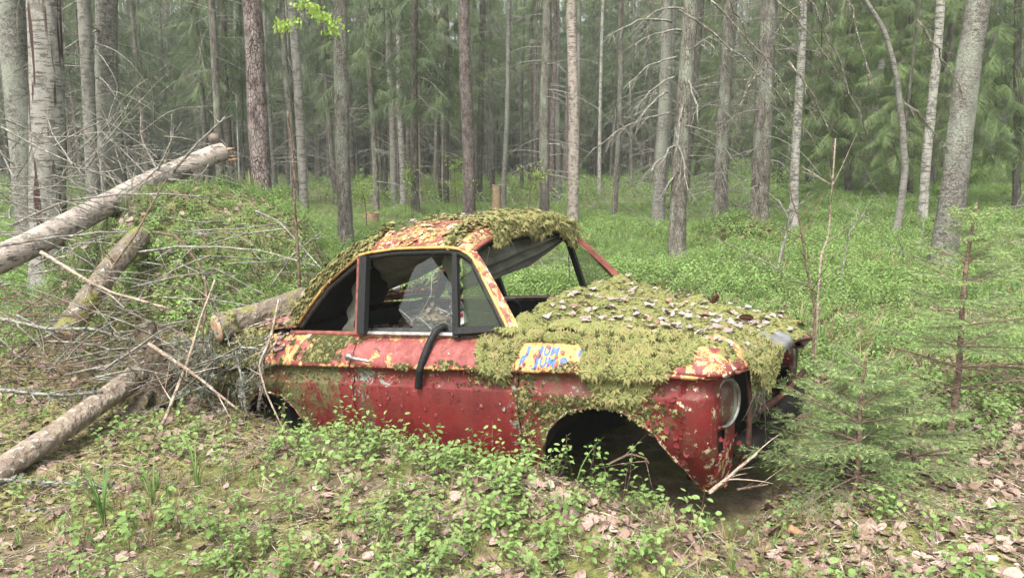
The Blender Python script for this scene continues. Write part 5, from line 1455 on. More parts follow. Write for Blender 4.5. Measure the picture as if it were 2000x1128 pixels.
for k in range(30):
    X = g.normal(-2.08, .07); s = abs(g.normal(.03, .04)); z = float(zw(X)) - s; w = float(width(np.array([X]), np.array([z]))[0])
    lay_leaf((X, -w-.008, z+.006), (g.normal(0, .3), -.6, 1), g.uniform(.5, .9), 'pale fallen leaf caught on the red shoulder beside the log', 'leaves on the rear shoulder')

# two spruce cones on the bonnet
def cone(c, label, ax):
    root = empty('spruce_cone', car2w(c).tolist(), label, 'cone')
    root.rotation_euler = ax
    mb = MB(); mb.tube([[0, 0, -.035], [0, 0, 0], [0, 0, .035]], [.006, .010, .004], 8)
    for r_ in range(9):
        z = -.032 + r_*.008; rad = .016*math.sin((r_+1.5)/10.5*math.pi)**.6
        for k in range(8):
            a_ = k*math.pi/4 + (r_ % 2)*.39; d = np.array([math.cos(a_), math.sin(a_), 0]); s = np.array([-d[1], d[0], 0])*.006
            mb.add([d*.004 + [0, 0, z], d*rad + s + [0, 0, z+.006], d*(rad+.003) + [0, 0, z+.011], d*rad - s + [0, 0, z+.006]], [(0, 1, 2, 3)])
    mb.obj('cone_scales', M['cone_scale'], root, False)
cone((.18, .30, float(bon_z(.18, .30))+.065), 'dark brown spruce cone standing on the far side of the mossy bonnet', (R(20), R(30), 0))
cone((.42, .05, float(bon_z(.42, .05))+.06), 'dark brown spruce cone lying near the front edge of the mossy bonnet', (R(85), 0, R(35)))
# ------------------------------------------------------------------ logs, sticks and brushwood
def log_path(pts, n=40):
    p = np.array([at(*q) for q in pts]); t = np.linspace(0, len(p)-1, n)
    return np.stack([np.interp(t, range(len(p)), p[:, i]) for i in range(3)], -1)
def log(name, label, pts, r0, r1, mat, cut=None, n=20, rough=.08, end=0, cat='log', ends=False):
    P = log_path(pts, max(12, int(np.linalg.norm(at(*pts[0])-at(*pts[-1]))/.08)))
    c = P[len(P)//2].copy(); c[2] = P[:, 2].min()
    root = empty(name, c.tolist(), label, cat)
    seed = len(label)
    def bump(p, a):
        q = p + c
        return 1 + rough*(1.6*fbm(np.cos(a)[None]*1.5+seed, np.sin(a)[None]*1.5, q[:, :1]*2.5+q[:, 1:2], 3) + .8*vnoise(np.cos(a)[None]*5+seed, np.sin(a)[None]*5, q[:, :1]*11+q[:, 1:2]*7))
    mb = MB(); mb.tube(P - c, np.linspace(r0, r1, len(P)), n, cap=False, bump=bump); mb.obj('bark', M[mat], root)
    for e in ((0, 1) if ends else (0,)):
        i0, i1 = (0, 1) if e == 0 else (-1, -2)
        ax = P[i0]-P[i1]; ax /= np.linalg.norm(ax); r = (r0, r1)[e]
        u = np.cross(ax, [0, 0, 1.]); u /= np.linalg.norm(u); w = np.cross(u, ax)
        rows = []
        for k, f in enumerate((1.02, .97, .6, .3, .01)):
            a_ = np.linspace(0, 2*np.pi, 25)
            rows.append(P[i0]-c + ax*(.0 if k == 0 else .012 - .004*(k % 2)) + r*f*(np.cos(a_)[:, None]*u + np.sin(a_)[:, None]*w))
        mb = MB(); mb.grid(np.array(rows)); mb.obj('cut_end', M[cut or 'cut_wood'], root)
    return root, P, c

rt, P, c = log('fallen_birch', 'long fallen birch trunk with a broken upper end, lying over the mound', [(432,296,7.9),(300,352,7.2),(170,420,6.3),(60,478,5.6),(-120,560,4.9)], .095, .098, 'birch_bark_pink', 'rotten_wood', 22, .05)
# splintered break and fungus at the top end
mb = MB(); g = np.random.default_rng(31); e = at(432, 296, 7.9) - c; ax = P[0]-P[1]; ax /= np.linalg.norm(ax)
for k in range(16):
    o_ = g.normal(0, .05, 3); mb.tube([e + o_ - ax*.06, e + o_*1.1 + ax*g.uniform(.02, .10) + [0, 0, -g.uniform(0, .06)]], [.016, .003], 4)
mb.obj('splintered_end', M['rotten_wood'], rt)
mb = MB(); f0 = at(418, 272, 7.85) - c; mb.tube([f0 - [0, 0, .05], f0, f0 + [0, 0, .035], f0 + [0, 0, .06]], [.03, .055, .05, .02], 12); mb.obj('bracket_fungus', M['fungus'], rt)
g = np.random.default_rng(33)
def limb(root, c, p0, p1, r, mat, bend=.06, name='branch', depth=1):
    a, b = at(*p0)-c, at(*p1)-c; L = np.linalg.norm(b-a); mb = MB()
    t = np.linspace(0, 1, 9); off = g.normal(0, bend*L, 3)
    pts = a + np.outer(t, b-a) + np.outer(np.sin(t*math.pi), off) + g.normal(0, .012*L, (9, 3))*(t*(1-t)*4)[:, None]
    mb.tube(pts, r*np.linspace(1, .35, 9), 6)
    if depth:
        for k in range(int(4 + L*3)):
            i = int(g.integers(1, 8)); d = (pts[i+1]-pts[i])/np.linalg.norm(pts[i+1]-pts[i])
            twiggy(mb, pts[i], d*.7 + g.normal(0, .6, 3), L*g.uniform(.08, .25), r*.45, g, 0, .15, 4, 4)
    return mb.obj(name, M[mat], root)
for p0, p1, r in [((330,345,7.3),(441,226,7.3),.016), ((312,338,7.3),(275,226,7.4),.013), ((318,330,7.4),(335,222,7.3),.013), ((300,350,7.2),(354,240,7.0),.014), ((255,372,7.0),(215,262,6.8),.012),
                  ((330,350,7.2),(408,320,7.0),.010), ((240,380,6.8),(190,320,6.7),.010)]: limb(rt, c, p0, p1, r, 'dead_branch')

log('bare_log', 'grey barked log lying down the front of the mound, paler at its lower end', [(122,655,4.75),(168,590,5.0),(215,525,5.4),(272,462,5.95)], .072, .078, 'log_mossy', 'cut_wood', 18, .16)
log('long_log', 'long weathered log running along the ground at the lower left', [(-60,960,3.3),(40,893,3.5),(150,818,3.9),(235,757,4.3),(318,690,4.8)], .060, .070, 'log_bark', 'cut_wood', 20, .15)
log('sawn_log', 'mossy log with a pale sawn end lying across the tail of the car', [(424,641,4.62),(500,620,4.78),(570,598,4.95),(600,588,5.05)], .082, .10, 'log_mossy', 'cut_wood', 24, .13)
log('leaning_post', 'short leaning post with a dark flat cut top', [(283,634,4.45),(300,690,4.43),(318,745,4.42),(326,785,4.42)], .056, .060, 'log_dark', 'cut_wood_dark', 18, .06)
log('broken_log', 'short mossy branch stub lying below the leaning post', [(305,745,4.5),(275,790,4.35),(235,838,4.2)], .03, .045, 'log_mossy', 'cut_wood', 12, .10)
log('rotten_branch', 'short orange brown rotten branch on the leaf litter at lower right', [(1545,1032,2.95),(1590,1055,2.92),(1625,1056,2.92),(1648,1046,2.95)], .019, .012, 'rotten_wood', 'rotten_wood', 10, .25)

# single sticks one can follow in the picture: label, points (column, row, distance), radius, bark
STICKS = [
 ('pale stick leaning from the ground past the sawn log end', [(296,872,4.05),(330,800,4.1),(366,712,4.2),(392,622,4.3),(420,545,4.4)], .011, 'stick_pale'),
 ('straight peeled stick slanting down towards the rear wheel arch', [(290,670,4.15),(380,732,4.15),(466,800,4.15)], .011, 'stick_pale'),
 ('thin pale dead stick tip standing out of the litter beside the front valance', [(1385,962,2.98),(1430,925,2.98),(1479,884,2.98)], .010, 'stick_pale'),
 ('long pale stick crossing the bare log in front of the mound', [(80,492,5.2),(150,535,5.1),(220,572,5.0),(330,602,4.95)], .014, 'stick_pale'),
 ('curved dark branch arching over the mound above the pale stick', [(300,453,5.9),(345,462,5.8),(385,510,5.6),(402,550,5.5),(403,590,5.4)], .012, 'stick_brown'),
 ('long thin pale branch running right from the bare log to the car', [(272,492,5.7),(350,482,5.6),(440,480,5.5),(530,495,5.4),(620,520,5.3)], .010, 'dead_branch'),
 ('thin bough crossing the bilberry on top of the mound', [(20,440,6.0),(120,395,6.1),(220,380,6.1),(310,378,6.1),(400,384,6.1)], .010, 'dead_branch'),
 ('slender branch crossing the fallen birch near the left edge', [(0,480,5.2),(90,465,5.3),(200,455,5.4),(250,452,5.5)], .010, 'dead_branch'),
 ('dark branch rising along the bare log to the mound top', [(190,560,5.2),(215,520,5.3),(260,470,5.5),(295,405,5.8),(325,350,6.2)], .010, 'stick_brown'),
 ('long lichen covered branch lying left of the leaning post', [(-20,618,4.5),(80,640,4.45),(180,640,4.45),(260,668,4.45)], .013, 'stick_lichen'),
 ('grey lichen branch lying above the long log at the left edge', [(0,760,3.95),(70,768,3.95),(140,772,4.0),(200,765,4.1)], .012, 'stick_lichen'),
 ('lichen crusted branch on the ground at the lower left edge', [(0,936,3.3),(80,940,3.3),(160,945,3.32),(250,950,3.35)], .009, 'stick_lichen'),
 ('short lichen twig lying on moss near the bottom left corner', [(50,996,3.1),(110,1005,3.08),(165,1020,3.05)], .010, 'stick_lichen'),
 ('brown twig reaching out from the left edge towards the moss heap', [(-10,690,4.3),(20,715,4.3),(38,722,4.3)], .012, 'stick_brown'),
 ('thin dark upright twig hanging past the left of the sawn log', [(395,690,4.5),(398,640,4.5),(401,600,4.6),(404,560,4.7)], .007, 'stick_brown'),
 ('dark bent branch leaning on the car tail right of the sawn log', [(505,800,4.28),(510,760,4.25),(515,700,4.25),(530,650,4.3),(545,600,4.4)], .012, 'dead_branch_dark'),
 ('pale thin branch hanging down in front of the rear wheel arch', [(545,585,4.3),(528,660,4.22),(505,710,4.18),(520,770,4.12),(548,825,4.1),(560,850,4.1)], .007, 'stick_pale'),
 ('upright lichen twig between the tail and the rear wheel arch', [(480,800,4.2),(475,755,4.22),(468,720,4.25),(458,680,4.3)], .009, 'stick_lichen'),
 ('thin red brown sapling stem standing right of the mound', [(586,575,5.3),(582,480,5.3),(576,380,5.3),(570,290,5.3),(562,215,5.3)], .011, 'stick_brown'),
 ('thin pale twig arching over the foot of the red brown stem', [(500,412,6.0),(540,430,5.8),(580,470,5.5),(628,525,5.3)], .008, 'dead_branch'),
 ('forked dead twig standing right behind the rear slope', [(528,560,5.4),(570,500,5.4),(600,475,5.4),(628,452,5.4)], .007, 'dead_branch'),
 ('thin stick lying across the bottom left mossy bank', [(330,855,4.2),(370,858,4.15),(420,860,4.1)], .007, 'stick_pale'),
 ('twig lying on the litter in front of the sill', [(745,908,3.55),(800,898,3.52),(860,900,3.48)], .006, 'stick_pale'),
 ('thin stick lying in the leaf litter right of the valance', [(1440,955,2.95),(1500,945,2.98)], .006, 'stick_brown'),
 ('crooked twig curving out of the front wheel arch', [(1190,905,3.2),(1230,885,3.2),(1262,895,3.18),(1268,905,3.18)], .006, 'stick_brown'),
]
for lb, pts, r, mt in STICKS:
    P = log_path(pts, 18); c = P[0].copy()
    L_ = np.linalg.norm(P[-1]-P[0]); tt = np.linspace(0, 1, len(P))[:, None]
    for fq in (2, 5, 9): P = P + np.sin(tt*fq*3 + g.uniform(0, 6, 3))*g.normal(0, .012*L_/fq, 3)*np.sin(tt*math.pi)
    mb = MB(); mb.tube(P - c, r*np.linspace(1, .55, len(P)), 7)
    for k in range(int(3 + 4*np.linalg.norm(P[-1]-P[0]))):
        i = int(g.integers(2, 16)); d = P[i+1]-P[i]; d /= np.linalg.norm(d)
        twiggy(mb, P[i]-c, d*.8 + g.normal(0, .6, 3), g.uniform(.05, .25), r*.45, g, 0, .1, 4, 4)
    o = mb.obj('fallen_branch', M[mt]); o.location = c.tolist(); tag(o, lb, 'branch')
    if mt == 'stick_lichen':
        n = 90; t_ = g.random(n)*(len(P)-1); q = np.stack([np.interp(t_, range(len(P)), P[:, i]) for i in range(3)], -1) - c + g.normal(0, r*.9, (n, 3))
        make_cloud('lichen', S_lich, q, g.uniform(0, 6.28, (n, 3)), g.uniform(.4, 1.1, n), g.integers(0, 2, n), '', '', o)

mb = MB()
for k in range(130):
    y = g.uniform(7.5, 20); x = g.uniform(-.5, .75)*y; z = float(ground(x, y))
    twiggy(mb, [x, y, z+.05], [g.normal(0, 1), g.normal(0, .6), abs(g.normal(.3, .4))], g.uniform(.4, 1.6), .010, g, 1, .2, 6, 4, .08)
o = mb.obj('meadow_twigs', M['dead_branch']); tag(o, 'dead twigs sticking out of the bilberry meadow between the trunks', 'twigs', None, 'stuff')
# lichen covered twig mess at the tail of the car and brushwood over the heap, mound and left side
def brush(name, label, mat, items):
    mb = MB()
    for (px, py, Y, ang, L, r) in items:
        a = at(px, py, Y); a[2] = max(a[2], float(ground(a[0], a[1]))+.02)
        twiggy(mb, a, [math.cos(ang), g.normal(0, .5), math.sin(ang)], L, r, g, 1, .22, 6, 4, .09)
    o = mb.obj(name, M[mat]); tag(o, label, 'brushwood', None, 'stuff'); return o, mb
it = []
for k in range(110):
    px, py = g.uniform(-40, 560), g.uniform(400, 740)
    if py < 470 and px > 330 and g.random() < .6: continue
    Y = np.interp(py, [400, 470, 560, 640, 740], [6.2, 5.8, 5.2, 4.7, 4.3]) + g.normal(0, .1)
    a_ = g.choice([0, math.pi]) + g.normal(0, .35)
    it.append((px, py, Y, a_, g.uniform(.3, 1.0), g.uniform(.004, .009)))
brush('brushwood', 'heap of thin dead twigs strewn over the bank left of the car', 'dead_branch', it)
it = [(g.uniform(-40, 330), g.uniform(560, 760), 0, g.choice([0, math.pi]) + g.normal(0, .4), g.uniform(.2, .6), g.uniform(.003, .006)) for k in range(110)]
it = [(a, b, float(np.interp(b, [560, 640, 740, 800], [5.1, 4.7, 4.3, 4.1])), d, e, f) for a, b, _, d, e, f in it]
brush('brushwood', 'fine brown twigs tangled in the moss heap at the left', 'stick_brown', it)
it = [(g.uniform(-60, 330), g.uniform(250, 430), g.uniform(6.0, 7.6), g.choice([.4, 2.6]) + g.normal(0, .5), g.uniform(.4, 1.3), g.uniform(.004, .009)) for k in range(75)]
brush('brushwood', 'grey dead branches poking up round the fallen birch', 'dead_branch', it)
it = [(g.normal(405, 45), g.normal(725, 36), g.uniform(4.2, 4.5), g.uniform(0, 6.28), g.uniform(.12, .45), g.uniform(.003, .007)) for k in range(60)]
o, mbx = brush('lichen_twigs', 'tangle of lichen crusted twigs against the tail of the car', 'stick_lichen', it)
V = np.concatenate(mbx.v); q = V[g.integers(0, len(V), 800)]
make_cloud('twig_lichen', S_lich, q + g.normal(0, .006, q.shape), g.uniform(0, 6.28, (len(q), 3)), g.uniform(.35, 1.0, len(q)), g.integers(0, 2, len(q)), 'pale grey lichen tufts on the twigs by the car tail', 'lichen')
# moss over the sawn log, the long log and the heap
def log_moss(pts, r, n, label, dens=.0, up=.3):
    P = log_path(pts, 60); t_ = g.random(n)*59; q = np.stack([np.interp(t_, range(60), P[:, i]) for i in range(3)], -1)
    ax = P[-1]-P[0]; ax /= np.linalg.norm(ax); u = np.cross(ax, [0, 0, 1.]); u /= np.linalg.norm(u); w = np.cross(u, ax)
    a_ = g.normal(0, .75, n); N = np.cos(a_)[:, None]*w + np.sin(a_)[:, None]*u
    k = fbm(q[:, 0]*5, q[:, 1]*5, q[:, 2]*5, 2) > dens; q, N = q[k] + N[k]*r*1.02, N[k]
    make_cloud('log_moss', S_moss, q, [align_euler(x, g.uniform(0, 6.28)) for x in N], g.uniform(.35, .8, len(q)), g.choice(6, len(q), p=[.1, .1, .1, .1, .35, .25]), label, 'moss')
log_moss([(445,636,4.66),(500,620,4.78),(570,598,4.95),(600,588,5.05)], .090, 1100, 'olive moss growing along the top of the sawn log', -.12)
log_moss([(60,880,3.8),(150,815,4.15),(235,755,4.6),(318,690,5.15)], .088, 600, 'moss patches on the long weathered log', .12)

# stumps
def stump(label, px, py, w, h, Y, mat, top='stump_wood'):
    b = at(px, py, Y); b[2] = float(ground(b[0], Y)); r = w/2/F_PX*Y
    root = empty('tree_stump', b.tolist(), label, 'stump'); zs = np.linspace(-.1, h, 12)
    mb = MB(); mb.tube(np.stack([0*zs, 0*zs, zs], -1), r*(1+.35*np.exp(-np.clip(zs, 0, 9)/.12)), 18, cap=False, bump=lambda p, a: 1 + .2*fbm(np.cos(a)[None]*2, np.sin(a)[None]*2, p[:, 2:]*3, 2)); mb.obj('bark', M[mat], root)
    mb = MB(); a_ = np.linspace(0, 2*np.pi, 19); mb.grid(np.array([np.stack([r*f*np.cos(a_), r*f*np.sin(a_), np.full(19, h + d) + .012*np.sin(a_*3)*f], -1) for f, d in ((1.06, 0), (.95, .006), (.5, .004), (.01, .008))])); mb.obj('cut_top', M[top], root)
stump('low ochre cut stump in the meadow behind the car roof', 727, 432, 26, .32, 17.0, 'stump_wood')
stump('tall narrow cut stump standing beside the slim light grey trunk', 970, 410, 17, .72, 20.0, 'stump_wood')
# dry leaf mound below the broad dark trunk gets its own cushions
n = 900; x, y = g.normal(3.95, .5, n), g.normal(13.45, .35, n)
make_cloud('mound_moss', S_moss, np.stack([x, y, ground(x, y)+.02], 1), tilt(n, .4), g.uniform(1.6, 3.4, n), g.choice(6, n, p=[.05, .05, .05, .05, .5, .3]), 'brown and olive moss mound at the foot of the broad dark trunk', 'moss')

# ------------------------------------------------------------------ young spruces at the right
def needle_twig(mb, p, d, L, g, side, nl=.017, dens=300, mi=0, tip=True):
    d = d/np.linalg.norm(d); s = np.cross(d, [0, 0, 1.]); s /= np.linalg.norm(s)+1e-6; u = np.cross(s, d)
    n = max(8, int(L*dens)); t = np.linspace(0, 1, n)
    base = p + np.outer(t*L, d) + np.outer(-.10*L*t*t, [0, 0, 1.])
    a = g.uniform(0, 2*np.pi, n)
    rd = np.cos(a)[:, None]*s*1.15 + np.sin(a)[:, None]*u*.7 + d*.75
    rd /= np.linalg.norm(rd, axis=1)[:, None]
    tipv = base + rd*nl*g.uniform(.8, 1.2, n)[:, None]; wv = np.cross(rd, d)*.0017
    V = np.stack([base-wv, base+wv, tipv], 1).reshape(-1, 3)
    k = int(n*.78) if tip else int(n*.94)
    mb.v.append(V); 
    for i in range(n):
        mb.f.append((mb.n+3*i, mb.n+3*i+1, mb.n+3*i+2)); mb.mi.append(mi if i < k else 1)
    mb.n += len(V)
    return base[-1]
def sapling(label, base, top, r, whorls, Lmax, seed, z_bare=.0, droop=.1, dead_low=0, sparse=1.0):
    g = np.random.default_rng(seed)
    root = empty('spruce_sapling', base.tolist(), label, 'sapling'); ax = top-base; H = np.linalg.norm(ax)
    t = np.linspace(0, 1, 16); P = np.outer(t, ax) + np.stack([.012*np.sin(t*7), .01*np.cos(t*6), 0*t], -1)*H
    mb = MB(); mb.tube(P, r*(1-.80*t)+.002, 10, bump=lambda p, a: 1 + .25*fbm(np.cos(a)[None]*2, np.sin(a)[None]*2, p[:, 2:]*12, 2)); mb.obj('trunk', M['stick_brown'], root)
    V0 = MB(); needle_twig(V0, P[-3], ax, H*.14, g, 0, .016, 300, 0); V0.obj('leader', [M['sapling_needle'], M['sapling_tip']], root)
    for w in range(whorls):
        tz = z_bare + (1-z_bare)*(w+.5)/whorls*.96
        for b in range(int(g.integers(5, 9))):
            az = g.uniform(0, 6.28) if w else b*1.3
            L = Lmax*(1-tz)**.75*g.uniform(.65, 1.1) + .05
            p0 = np.array([np.interp(tz, t, P[:, i]) for i in range(3)])
            up = .55*tz - droop + g.normal(0, .08)
            d = np.array([math.cos(az), math.sin(az), up]); d /= np.linalg.norm(d)
            mb = MB(); n = 7; pts = [p0]
            for k in range(n):
                dd = d + [0, 0, -.22*(1-tz)*k/n + .10*(k > 4)]; dd /= np.linalg.norm(dd); pts.append(pts[-1] + dd*L/n)
            pts = np.array(pts); mb.tube(pts, np.linspace(.0045, .0012, n+1)*(.6+L), 4, cap=False, mi=2)
            dead = w < dead_low
            for k in range(1, n+1):
                d2 = pts[k]-pts[k-1]; d2 = d2/np.linalg.norm(d2)
                if k >= n-3 and not dead: needle_twig(mb, pts[k-1], d2, L/n*1.05, g, 0, tip=k == n)
                s = np.cross(d2, [0, 0, 1.]); s /= np.linalg.norm(s)
                for sg in (-1, 1):
                    if g.random() > (.82 if not dead else .7)*sparse: continue
                    tl = L*.36*(1-.75*k/n)*g.uniform(.6, 1.2) + .018
                    dt = d2*.75 + s*sg*g.uniform(.6, 1.0) + [0, 0, g.normal(-.12, .12)]
                    if dead: twiggy(mb, pts[k], dt, tl*1.2, .0014, g, 0, .2, 3, 3); continue
                    e = needle_twig(mb, pts[k], dt, tl, g, sg)
                    if tl > .05:
                        for q in range(4):
                            u = .2 + .18*q; dq = dt/np.linalg.norm(dt)*.8 + np.cross(dt, [0, 0, 1.])*(1 if q % 2 else -1)*.7
                            needle_twig(mb, pts[k] + dt/np.linalg.norm(dt)*tl*u, dq, tl*.45, g, sg)
            if dead: mb.mi = [2]*len(mb.f)
            mb.obj('branch', [M['sapling_needle'], M['sapling_tip'], M['stick_brown']], root, False)
    return root
b = at(1852, 835, 3.75); b[2] = float(ground(b[0], b[1]))-.02
sapling('taller young spruce with a bare lower stem at the right edge', b, at(1907, 395, 3.9), .019, 9, .68, 61, .24, .03, 2)
b = at(1668, 940, 3.15); b[2] = float(ground(b[0], b[1]))-.02
sapling('smaller bushy young spruce beside the nose of the car', b, at(1692, 690, 3.25), .012, 7, .58, 62, .12, -.02, 0)
b = at(1640, 905, 3.45); b[2] = float(ground(b[0], b[1]))-.02
sapling('low spreading young spruce between the bushy spruce and the car bumper', b, at(1622, 705, 3.5), .010, 5, .50, 63, .15, .02, 0)
b = at(1790, 900, 3.35); b[2] = float(ground(b[0], b[1]))-.02
sapling('low drooping young spruce under the taller young spruce', b, at(1770, 745, 3.4), .009, 4, .46, 64, .2, .05, 0)
b = at(2020, 700, 4.6); b[2] = float(ground(b[0], b[1]))-.02
sapling('young spruce cut off by the right edge behind the taller one', b, at(2010, 430, 4.6), .013, 7, .6, 65, .12, .0, 1)

# thin deciduous saplings behind the bonnet
def stem(name, label, pts, r, mat, twigs=8, leaves=0, cat='sapling'):
    P = log_path(pts, 22); c = P[0].copy(); c[2] = min(c[2], float(ground(c[0], c[1])))
    root = empty(name, c.tolist(), label, cat)
    P = np.vstack([c, P]) if P[0][2] > c[2]+.02 else P
    mb = MB(); mb.tube(P - c, r*np.linspace(1, .4, len(P)), 7); mb.obj('stem', M[mat], root)
    mb = MB(); lv = MB()
    for k in range(twigs):
        i = int(g.integers(len(P)//3, len(P)-2)); d = P[i+1]-P[i]; d /= np.linalg.norm(d)
        q = twiggy(mb, P[i]-c, d*.6 + [g.normal(0, .7), g.normal(0, .7), .1], g.uniform(.15, .5), r*.4, g, 0, .0, 5, 4)
        for j in range(leaves):
            v, f = leaf_geo(.05*g.uniform(.7, 1.2), .032, .15, .2); lv.add(v @ rotm(g.normal(0, .5), g.normal(0, .5), g.uniform(0, 6.28)).T + q[int(g.integers(1, 6))] + g.normal(0, .04, 3), f)
    if twigs: mb.obj('twigs', M[mat], root)['kind'] = 'stuff'
    if leaves: lv.obj('leaves', M['birch_leaf'], root, False)['kind'] = 'stuff'
stem('bare_sapling', 'thin forked bare sapling behind the front of the bonnet, its left stem', [(1588,695,5.0),(1592,605,5.0),(1575,520,5.0),(1562,430,5.0),(1548,395,5.0),(1542,360,5.0)], .010, 'stick_brown', 5)
stem('bare_sapling', 'thin straight sapling stem right of the forked one behind the bonnet', [(1590,690,5.05),(1597,600,5.05),(1603,500,5.05),(1618,460,5.05),(1623,400,5.05),(1632,270,5.05)], .010, 'stick_pale', 6)
stem('bare_sapling', 'thin grey sapling in the meadow left of the bending tree', [(1640,570,8.0),(1650,500,8.0),(1660,450,8.0),(1690,420,8.0)], .010, 'dead_branch', 6)
stem('bare_sapling', 'dead forked twig below the thin white birch in the meadow', [(1522,510,9.5),(1535,460,9.5),(1540,425,9.5),(1520,390,9.5)], .022, 'dead_branch', 9)
stem('leafy_sapling', 'small leafy sapling left of the reddish pine behind the roof', [(893,405,15.5),(890,380,15.5),(888,345,15.5),(886,328,15.5)], .010, 'stick_brown', 9, 22)
stem('leafy_sapling', 'small leafy sapling right of the tall cut stump', [(1032,405,16),(1035,380,16),(1040,350,16),(1042,345,16)], .012, 'stick_brown', 9, 20)
stem('leafy_sapling', 'leafy sapling at the foot of the pale silvery birch', [(792,405,19),(795,380,19),(797,350,19),(798,340,19)], .012, 'stick_brown', 9, 20)
stem('leafy_sapling', 'small leafy sapling by the foot of the thin grey trunk', [(715,412,16),(712,390,16),(708,378,16),(706,372,16)], .012, 'stick_brown', 8, 22)
# light green birch spray hanging into the top of the picture
rt = empty('birch_spray', at(600, 30, 9.0).tolist(), 'bright yellow green birch leaves hanging in at the top between two trunks', 'leaf spray')
lv, mb = MB(), MB()
for cx, cy, n in ((548,52,60),(575,45,30),(615,18,60),(632,36,90),(645,60,40),(590,8,40),(655,48,25)):
    for k in range(n):
        p = at(cx + g.normal(0, 9), cy + g.normal(0, 7), 9.0 + g.normal(0, .1)) - at(600, 30, 9.0)
        v, f = leaf_geo(.05*g.uniform(.6, 1.2), .034, .1, .2); lv.add(v @ rotm(*g.uniform(-3, 3, 3)).T + p, f)
for a_, b_ in (((700,-60,9),(560,52,9)), ((720,-80,9),(640,50,9)), ((690,-60,9),(600,12,9))):
    A, B = at(*a_) - at(600, 30, 9.0), at(*b_) - at(600, 30, 9.0); mb.tube([A, (A+B)/2 + [0, 0, .06], B], [.010, .006, .002], 5)
lv.obj('leaves', M['birch_leaf'], rt, False)['kind'] = 'stuff'; mb.obj('twigs', M['stick_brown'], rt)

# hooked bare branches of the nearest spruce, one object each
rt, P, rad = T['hooked']; b0 = np.array(rt.location)
for px0, py0, px1, py1 in [(1312,45,1180,75),(1322,112,1215,175),(1308,220,1140,310),(1330,60,1230,95),(1318,150,1238,215),(1306,180,1246,235),(1345,105,1400,70),(1322,280,1285,330),(1335,200,1320,300),(1318,250,1345,390),(1330,330,1290,385),(1345,20,1260,30),(1340,145,1365,240),(1310,300,1262,345)]:
    Yj = 11.2 + g.normal(0, .15); a, b = at(px0, py0, 11.2)-b0, at(px1, py1, Yj-.3)-b0
    mb = MB(); t_ = np.linspace(0, 1, 9); L = np.linalg.norm(b-a)
    pts = a + np.outer(t_, b-a) + np.outer(np.sin(t_*math.pi), [0, 0, .10*L]) + g.normal(0, .010, (9, 3))
    mb.tube(pts, np.linspace(.018, .006, 9), 6)
    for k in range(9):
        i = int(g.integers(2, 8)); d = (pts[i+1 if i < 8 else 8]-pts[i-1]); d /= np.linalg.norm(d)
        twiggy(mb, pts[i], d*.7 + [g.normal(0, .4), g.normal(0, .4), -.5], g.uniform(.12, .5), .006, g, 0, .3, 4, 4)
    mb.obj('branch', M['dead_branch'], rt)
for i, key in enumerate(('spruce_roof', 'twig_mess', 'mound_right', 'left_grey')):
    rt, P, rad = T[key]
    n_ = {'twig_mess': 60, 'left_grey': 26, 'spruce_roof': 22, 'mound_right': 34}[key]
    mb = MB(); gg = np.random.default_rng(500+i)
    for k in range(n_):
        z = gg.uniform(.6, 5.5); p = np.array([np.interp(z, P[:, 2], P[:, j]) for j in range(3)]); az = gg.uniform(0, 6.28)
        twiggy(mb, p, [math.cos(az), math.sin(az), gg.normal(.15, .2)], gg.uniform(.5, 1.7), gg.uniform(.007, .014), gg, 1, .75, 7, 4, .06)
    mb.obj('side_branches', M['dead_branch'], rt)['kind'] = 'stuff'
# dark twiggy boughs hanging in at the upper right
mb = MB(); gg = np.random.default_rng(520); rt = empty('hanging_boughs', at(1480, -40, 8.5).tolist(), 'dark twiggy dead boughs hanging into the upper right part', 'dead boughs')
o0 = at(1480, -40, 8.5)
for (a_, b_) in [((1350,-30),(1560,210)), ((1400,-40),(1480,120)), ((1480,-40),(1640,150)), ((1560,-40),(1690,260)), ((1330,20),(1600,290)), ((1610,-40),(1600,160)), ((1640,-40),(1700,170)), ((1790,40),(1880,190)), ((1500,110),(1420,260)), ((1540,120),(1640,300)), ((1770,200),(1850,300)), ((1600,-30),(1500,80))]:
    A, B = at(*a_, 8.5 + gg.normal(0, .3)) - o0, at(*b_, 8.3 + gg.normal(0, .3)) - o0; t_ = np.linspace(0, 1, 10)
    L = np.linalg.norm(B-A); pts = A + np.outer(t_, B-A) + np.outer(np.sin(t_*3.14), [0, 0, .06*L]) + gg.normal(0, .012, (10, 3))
    mb.tube(pts, np.linspace(.014, .004, 10), 5)
    for k in range(22):
        i = int(gg.integers(1, 9)); d = pts[i]-pts[i-1]; d /= np.linalg.norm(d)
        twiggy(mb, pts[i], d*.6 + gg.normal(0, .5, 3) + [0, 0, -.4], gg.uniform(.08, .38), .0045, gg, 1, .3, 4, 3, .1)
mb.obj('twigs', M['dead_branch_dark'], rt)['kind'] = 'stuff'

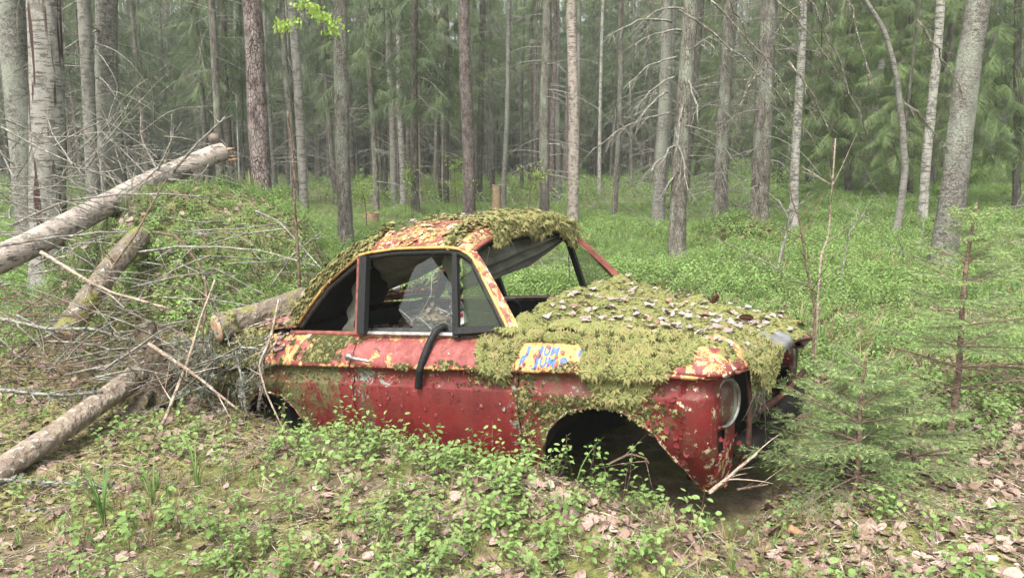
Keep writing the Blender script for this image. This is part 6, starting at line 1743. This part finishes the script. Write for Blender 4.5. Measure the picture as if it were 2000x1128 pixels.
# ------------------------------------------------------------------ tall plants one can pick out in front
def plant(label, px, py, Y, h, k, n=26, L=.026):
    b = at(px, py, Y); b[2] = float(ground(b[0], b[1]))
    m = sprig_mesh('bilberry_plant', k, h, n, L, .09)
    m.materials.append(M['bilberry_leaf']); m.materials.append(M['stick_brown'])
    o = obj('bilberry_plant', m); o.location = b.tolist(); tag(o, label, 'plant', 'bilberry plants in front of the car')
PL = [('bilberry sprig standing in front of the rear wheel arch', 525, 850, 3.95, .26), ('tall spreading bilberry plant in front of the door seam', 660, 880, 3.72, .30), ('leafy bilberry plant leaning beside the door seam plant', 705, 885, 3.65, .24),
      ('bilberry plant against the lower door, left of the dense clump', 865, 915, 3.42, .24), ('tall bilberry plant in the dense clump below the door', 915, 925, 3.38, .27), ('bilberry plant at the right of the dense clump below the door', 965, 930, 3.32, .22),
      ('bilberry plant below the front door edge', 1020, 930, 3.25, .20), ('bilberry plant at the left foot of the front wheel arch', 1085, 935, 3.2, .22), ('tall airy bilberry plant standing before the dark front wheel arch', 1150, 945, 3.12, .32),
      ('airy bilberry plant right of centre before the dark wheel arch', 1215, 950, 3.08, .30), ('small bilberry sprig at the right foot of the front wheel arch', 1285, 955, 3.0, .14), ('bilberry sprig on bare litter between the nose and the small spruce', 1525, 968, 2.95, .15),
      ('bilberry sprig low in front of the small spruce', 1440, 1005, 2.85, .10), ('leafy bilberry plant in the middle of the foreground', 985, 1010, 2.95, .18), ('bilberry plant low in the middle foreground', 1010, 1060, 2.85, .17)]
for i, (lb, px, py, Y, h) in enumerate(PL): plant(lb, px, py, Y, h, 600+i, 22 if h > .16 else 12)
def tuft(label, px, py, Y, h, k, n=12):
    b = at(px, py, Y); b[2] = float(ground(b[0], b[1]))
    o = obj('grass_tuft', grass_mesh('grass_tuft', k, h, n, .0042), M['grass_blade']); o.location = b.tolist(); tag(o, label, 'grass', 'grass tufts')
tuft('green grass tuft at the lower left', 205, 1040, 2.95, .30, 700, 16); tuft('tall green grass tuft below the leaning stick', 385, 960, 3.3, .30, 701, 10); tuft('few grass blades at the bottom centre', 745, 1120, 2.75, .16, 702, 5)
tuft('green grass tuft on the leaf litter at the lower right', 1745, 985, 3.0, .14, 703, 12); tuft('thin grass blades between the two left tufts', 300, 980, 3.15, .26, 704, 6); tuft('grass blades reaching up before the front wheel arch', 1120, 925, 3.2, .24, 705, 5)
# ------------------------------------------------------------------ thin damp air between the trees
mb = MB(); mb.box([0, 35, 11.5], [230, 172, 28]); hz = mb.mesh('haze', False)
hm = bpy.data.materials.new('forest_air'); hm.use_nodes = True; ht = hm.node_tree; ht.nodes.clear()
ho = ht.nodes.new('ShaderNodeOutputMaterial'); hv_ = ht.nodes.new('ShaderNodeVolumePrincipled')
hv_.inputs['Color'].default_value = (.93, .96, .90, 1); hv_.inputs['Density'].default_value = HAZE; hv_.inputs['Anisotropy'].default_value = .2
ht.links.new(hv_.outputs[0], ho.inputs['Volume'])
air = obj('haze', hz, hm); tag(air, 'pale damp haze filling the forest', 'haze', kind='stuff')
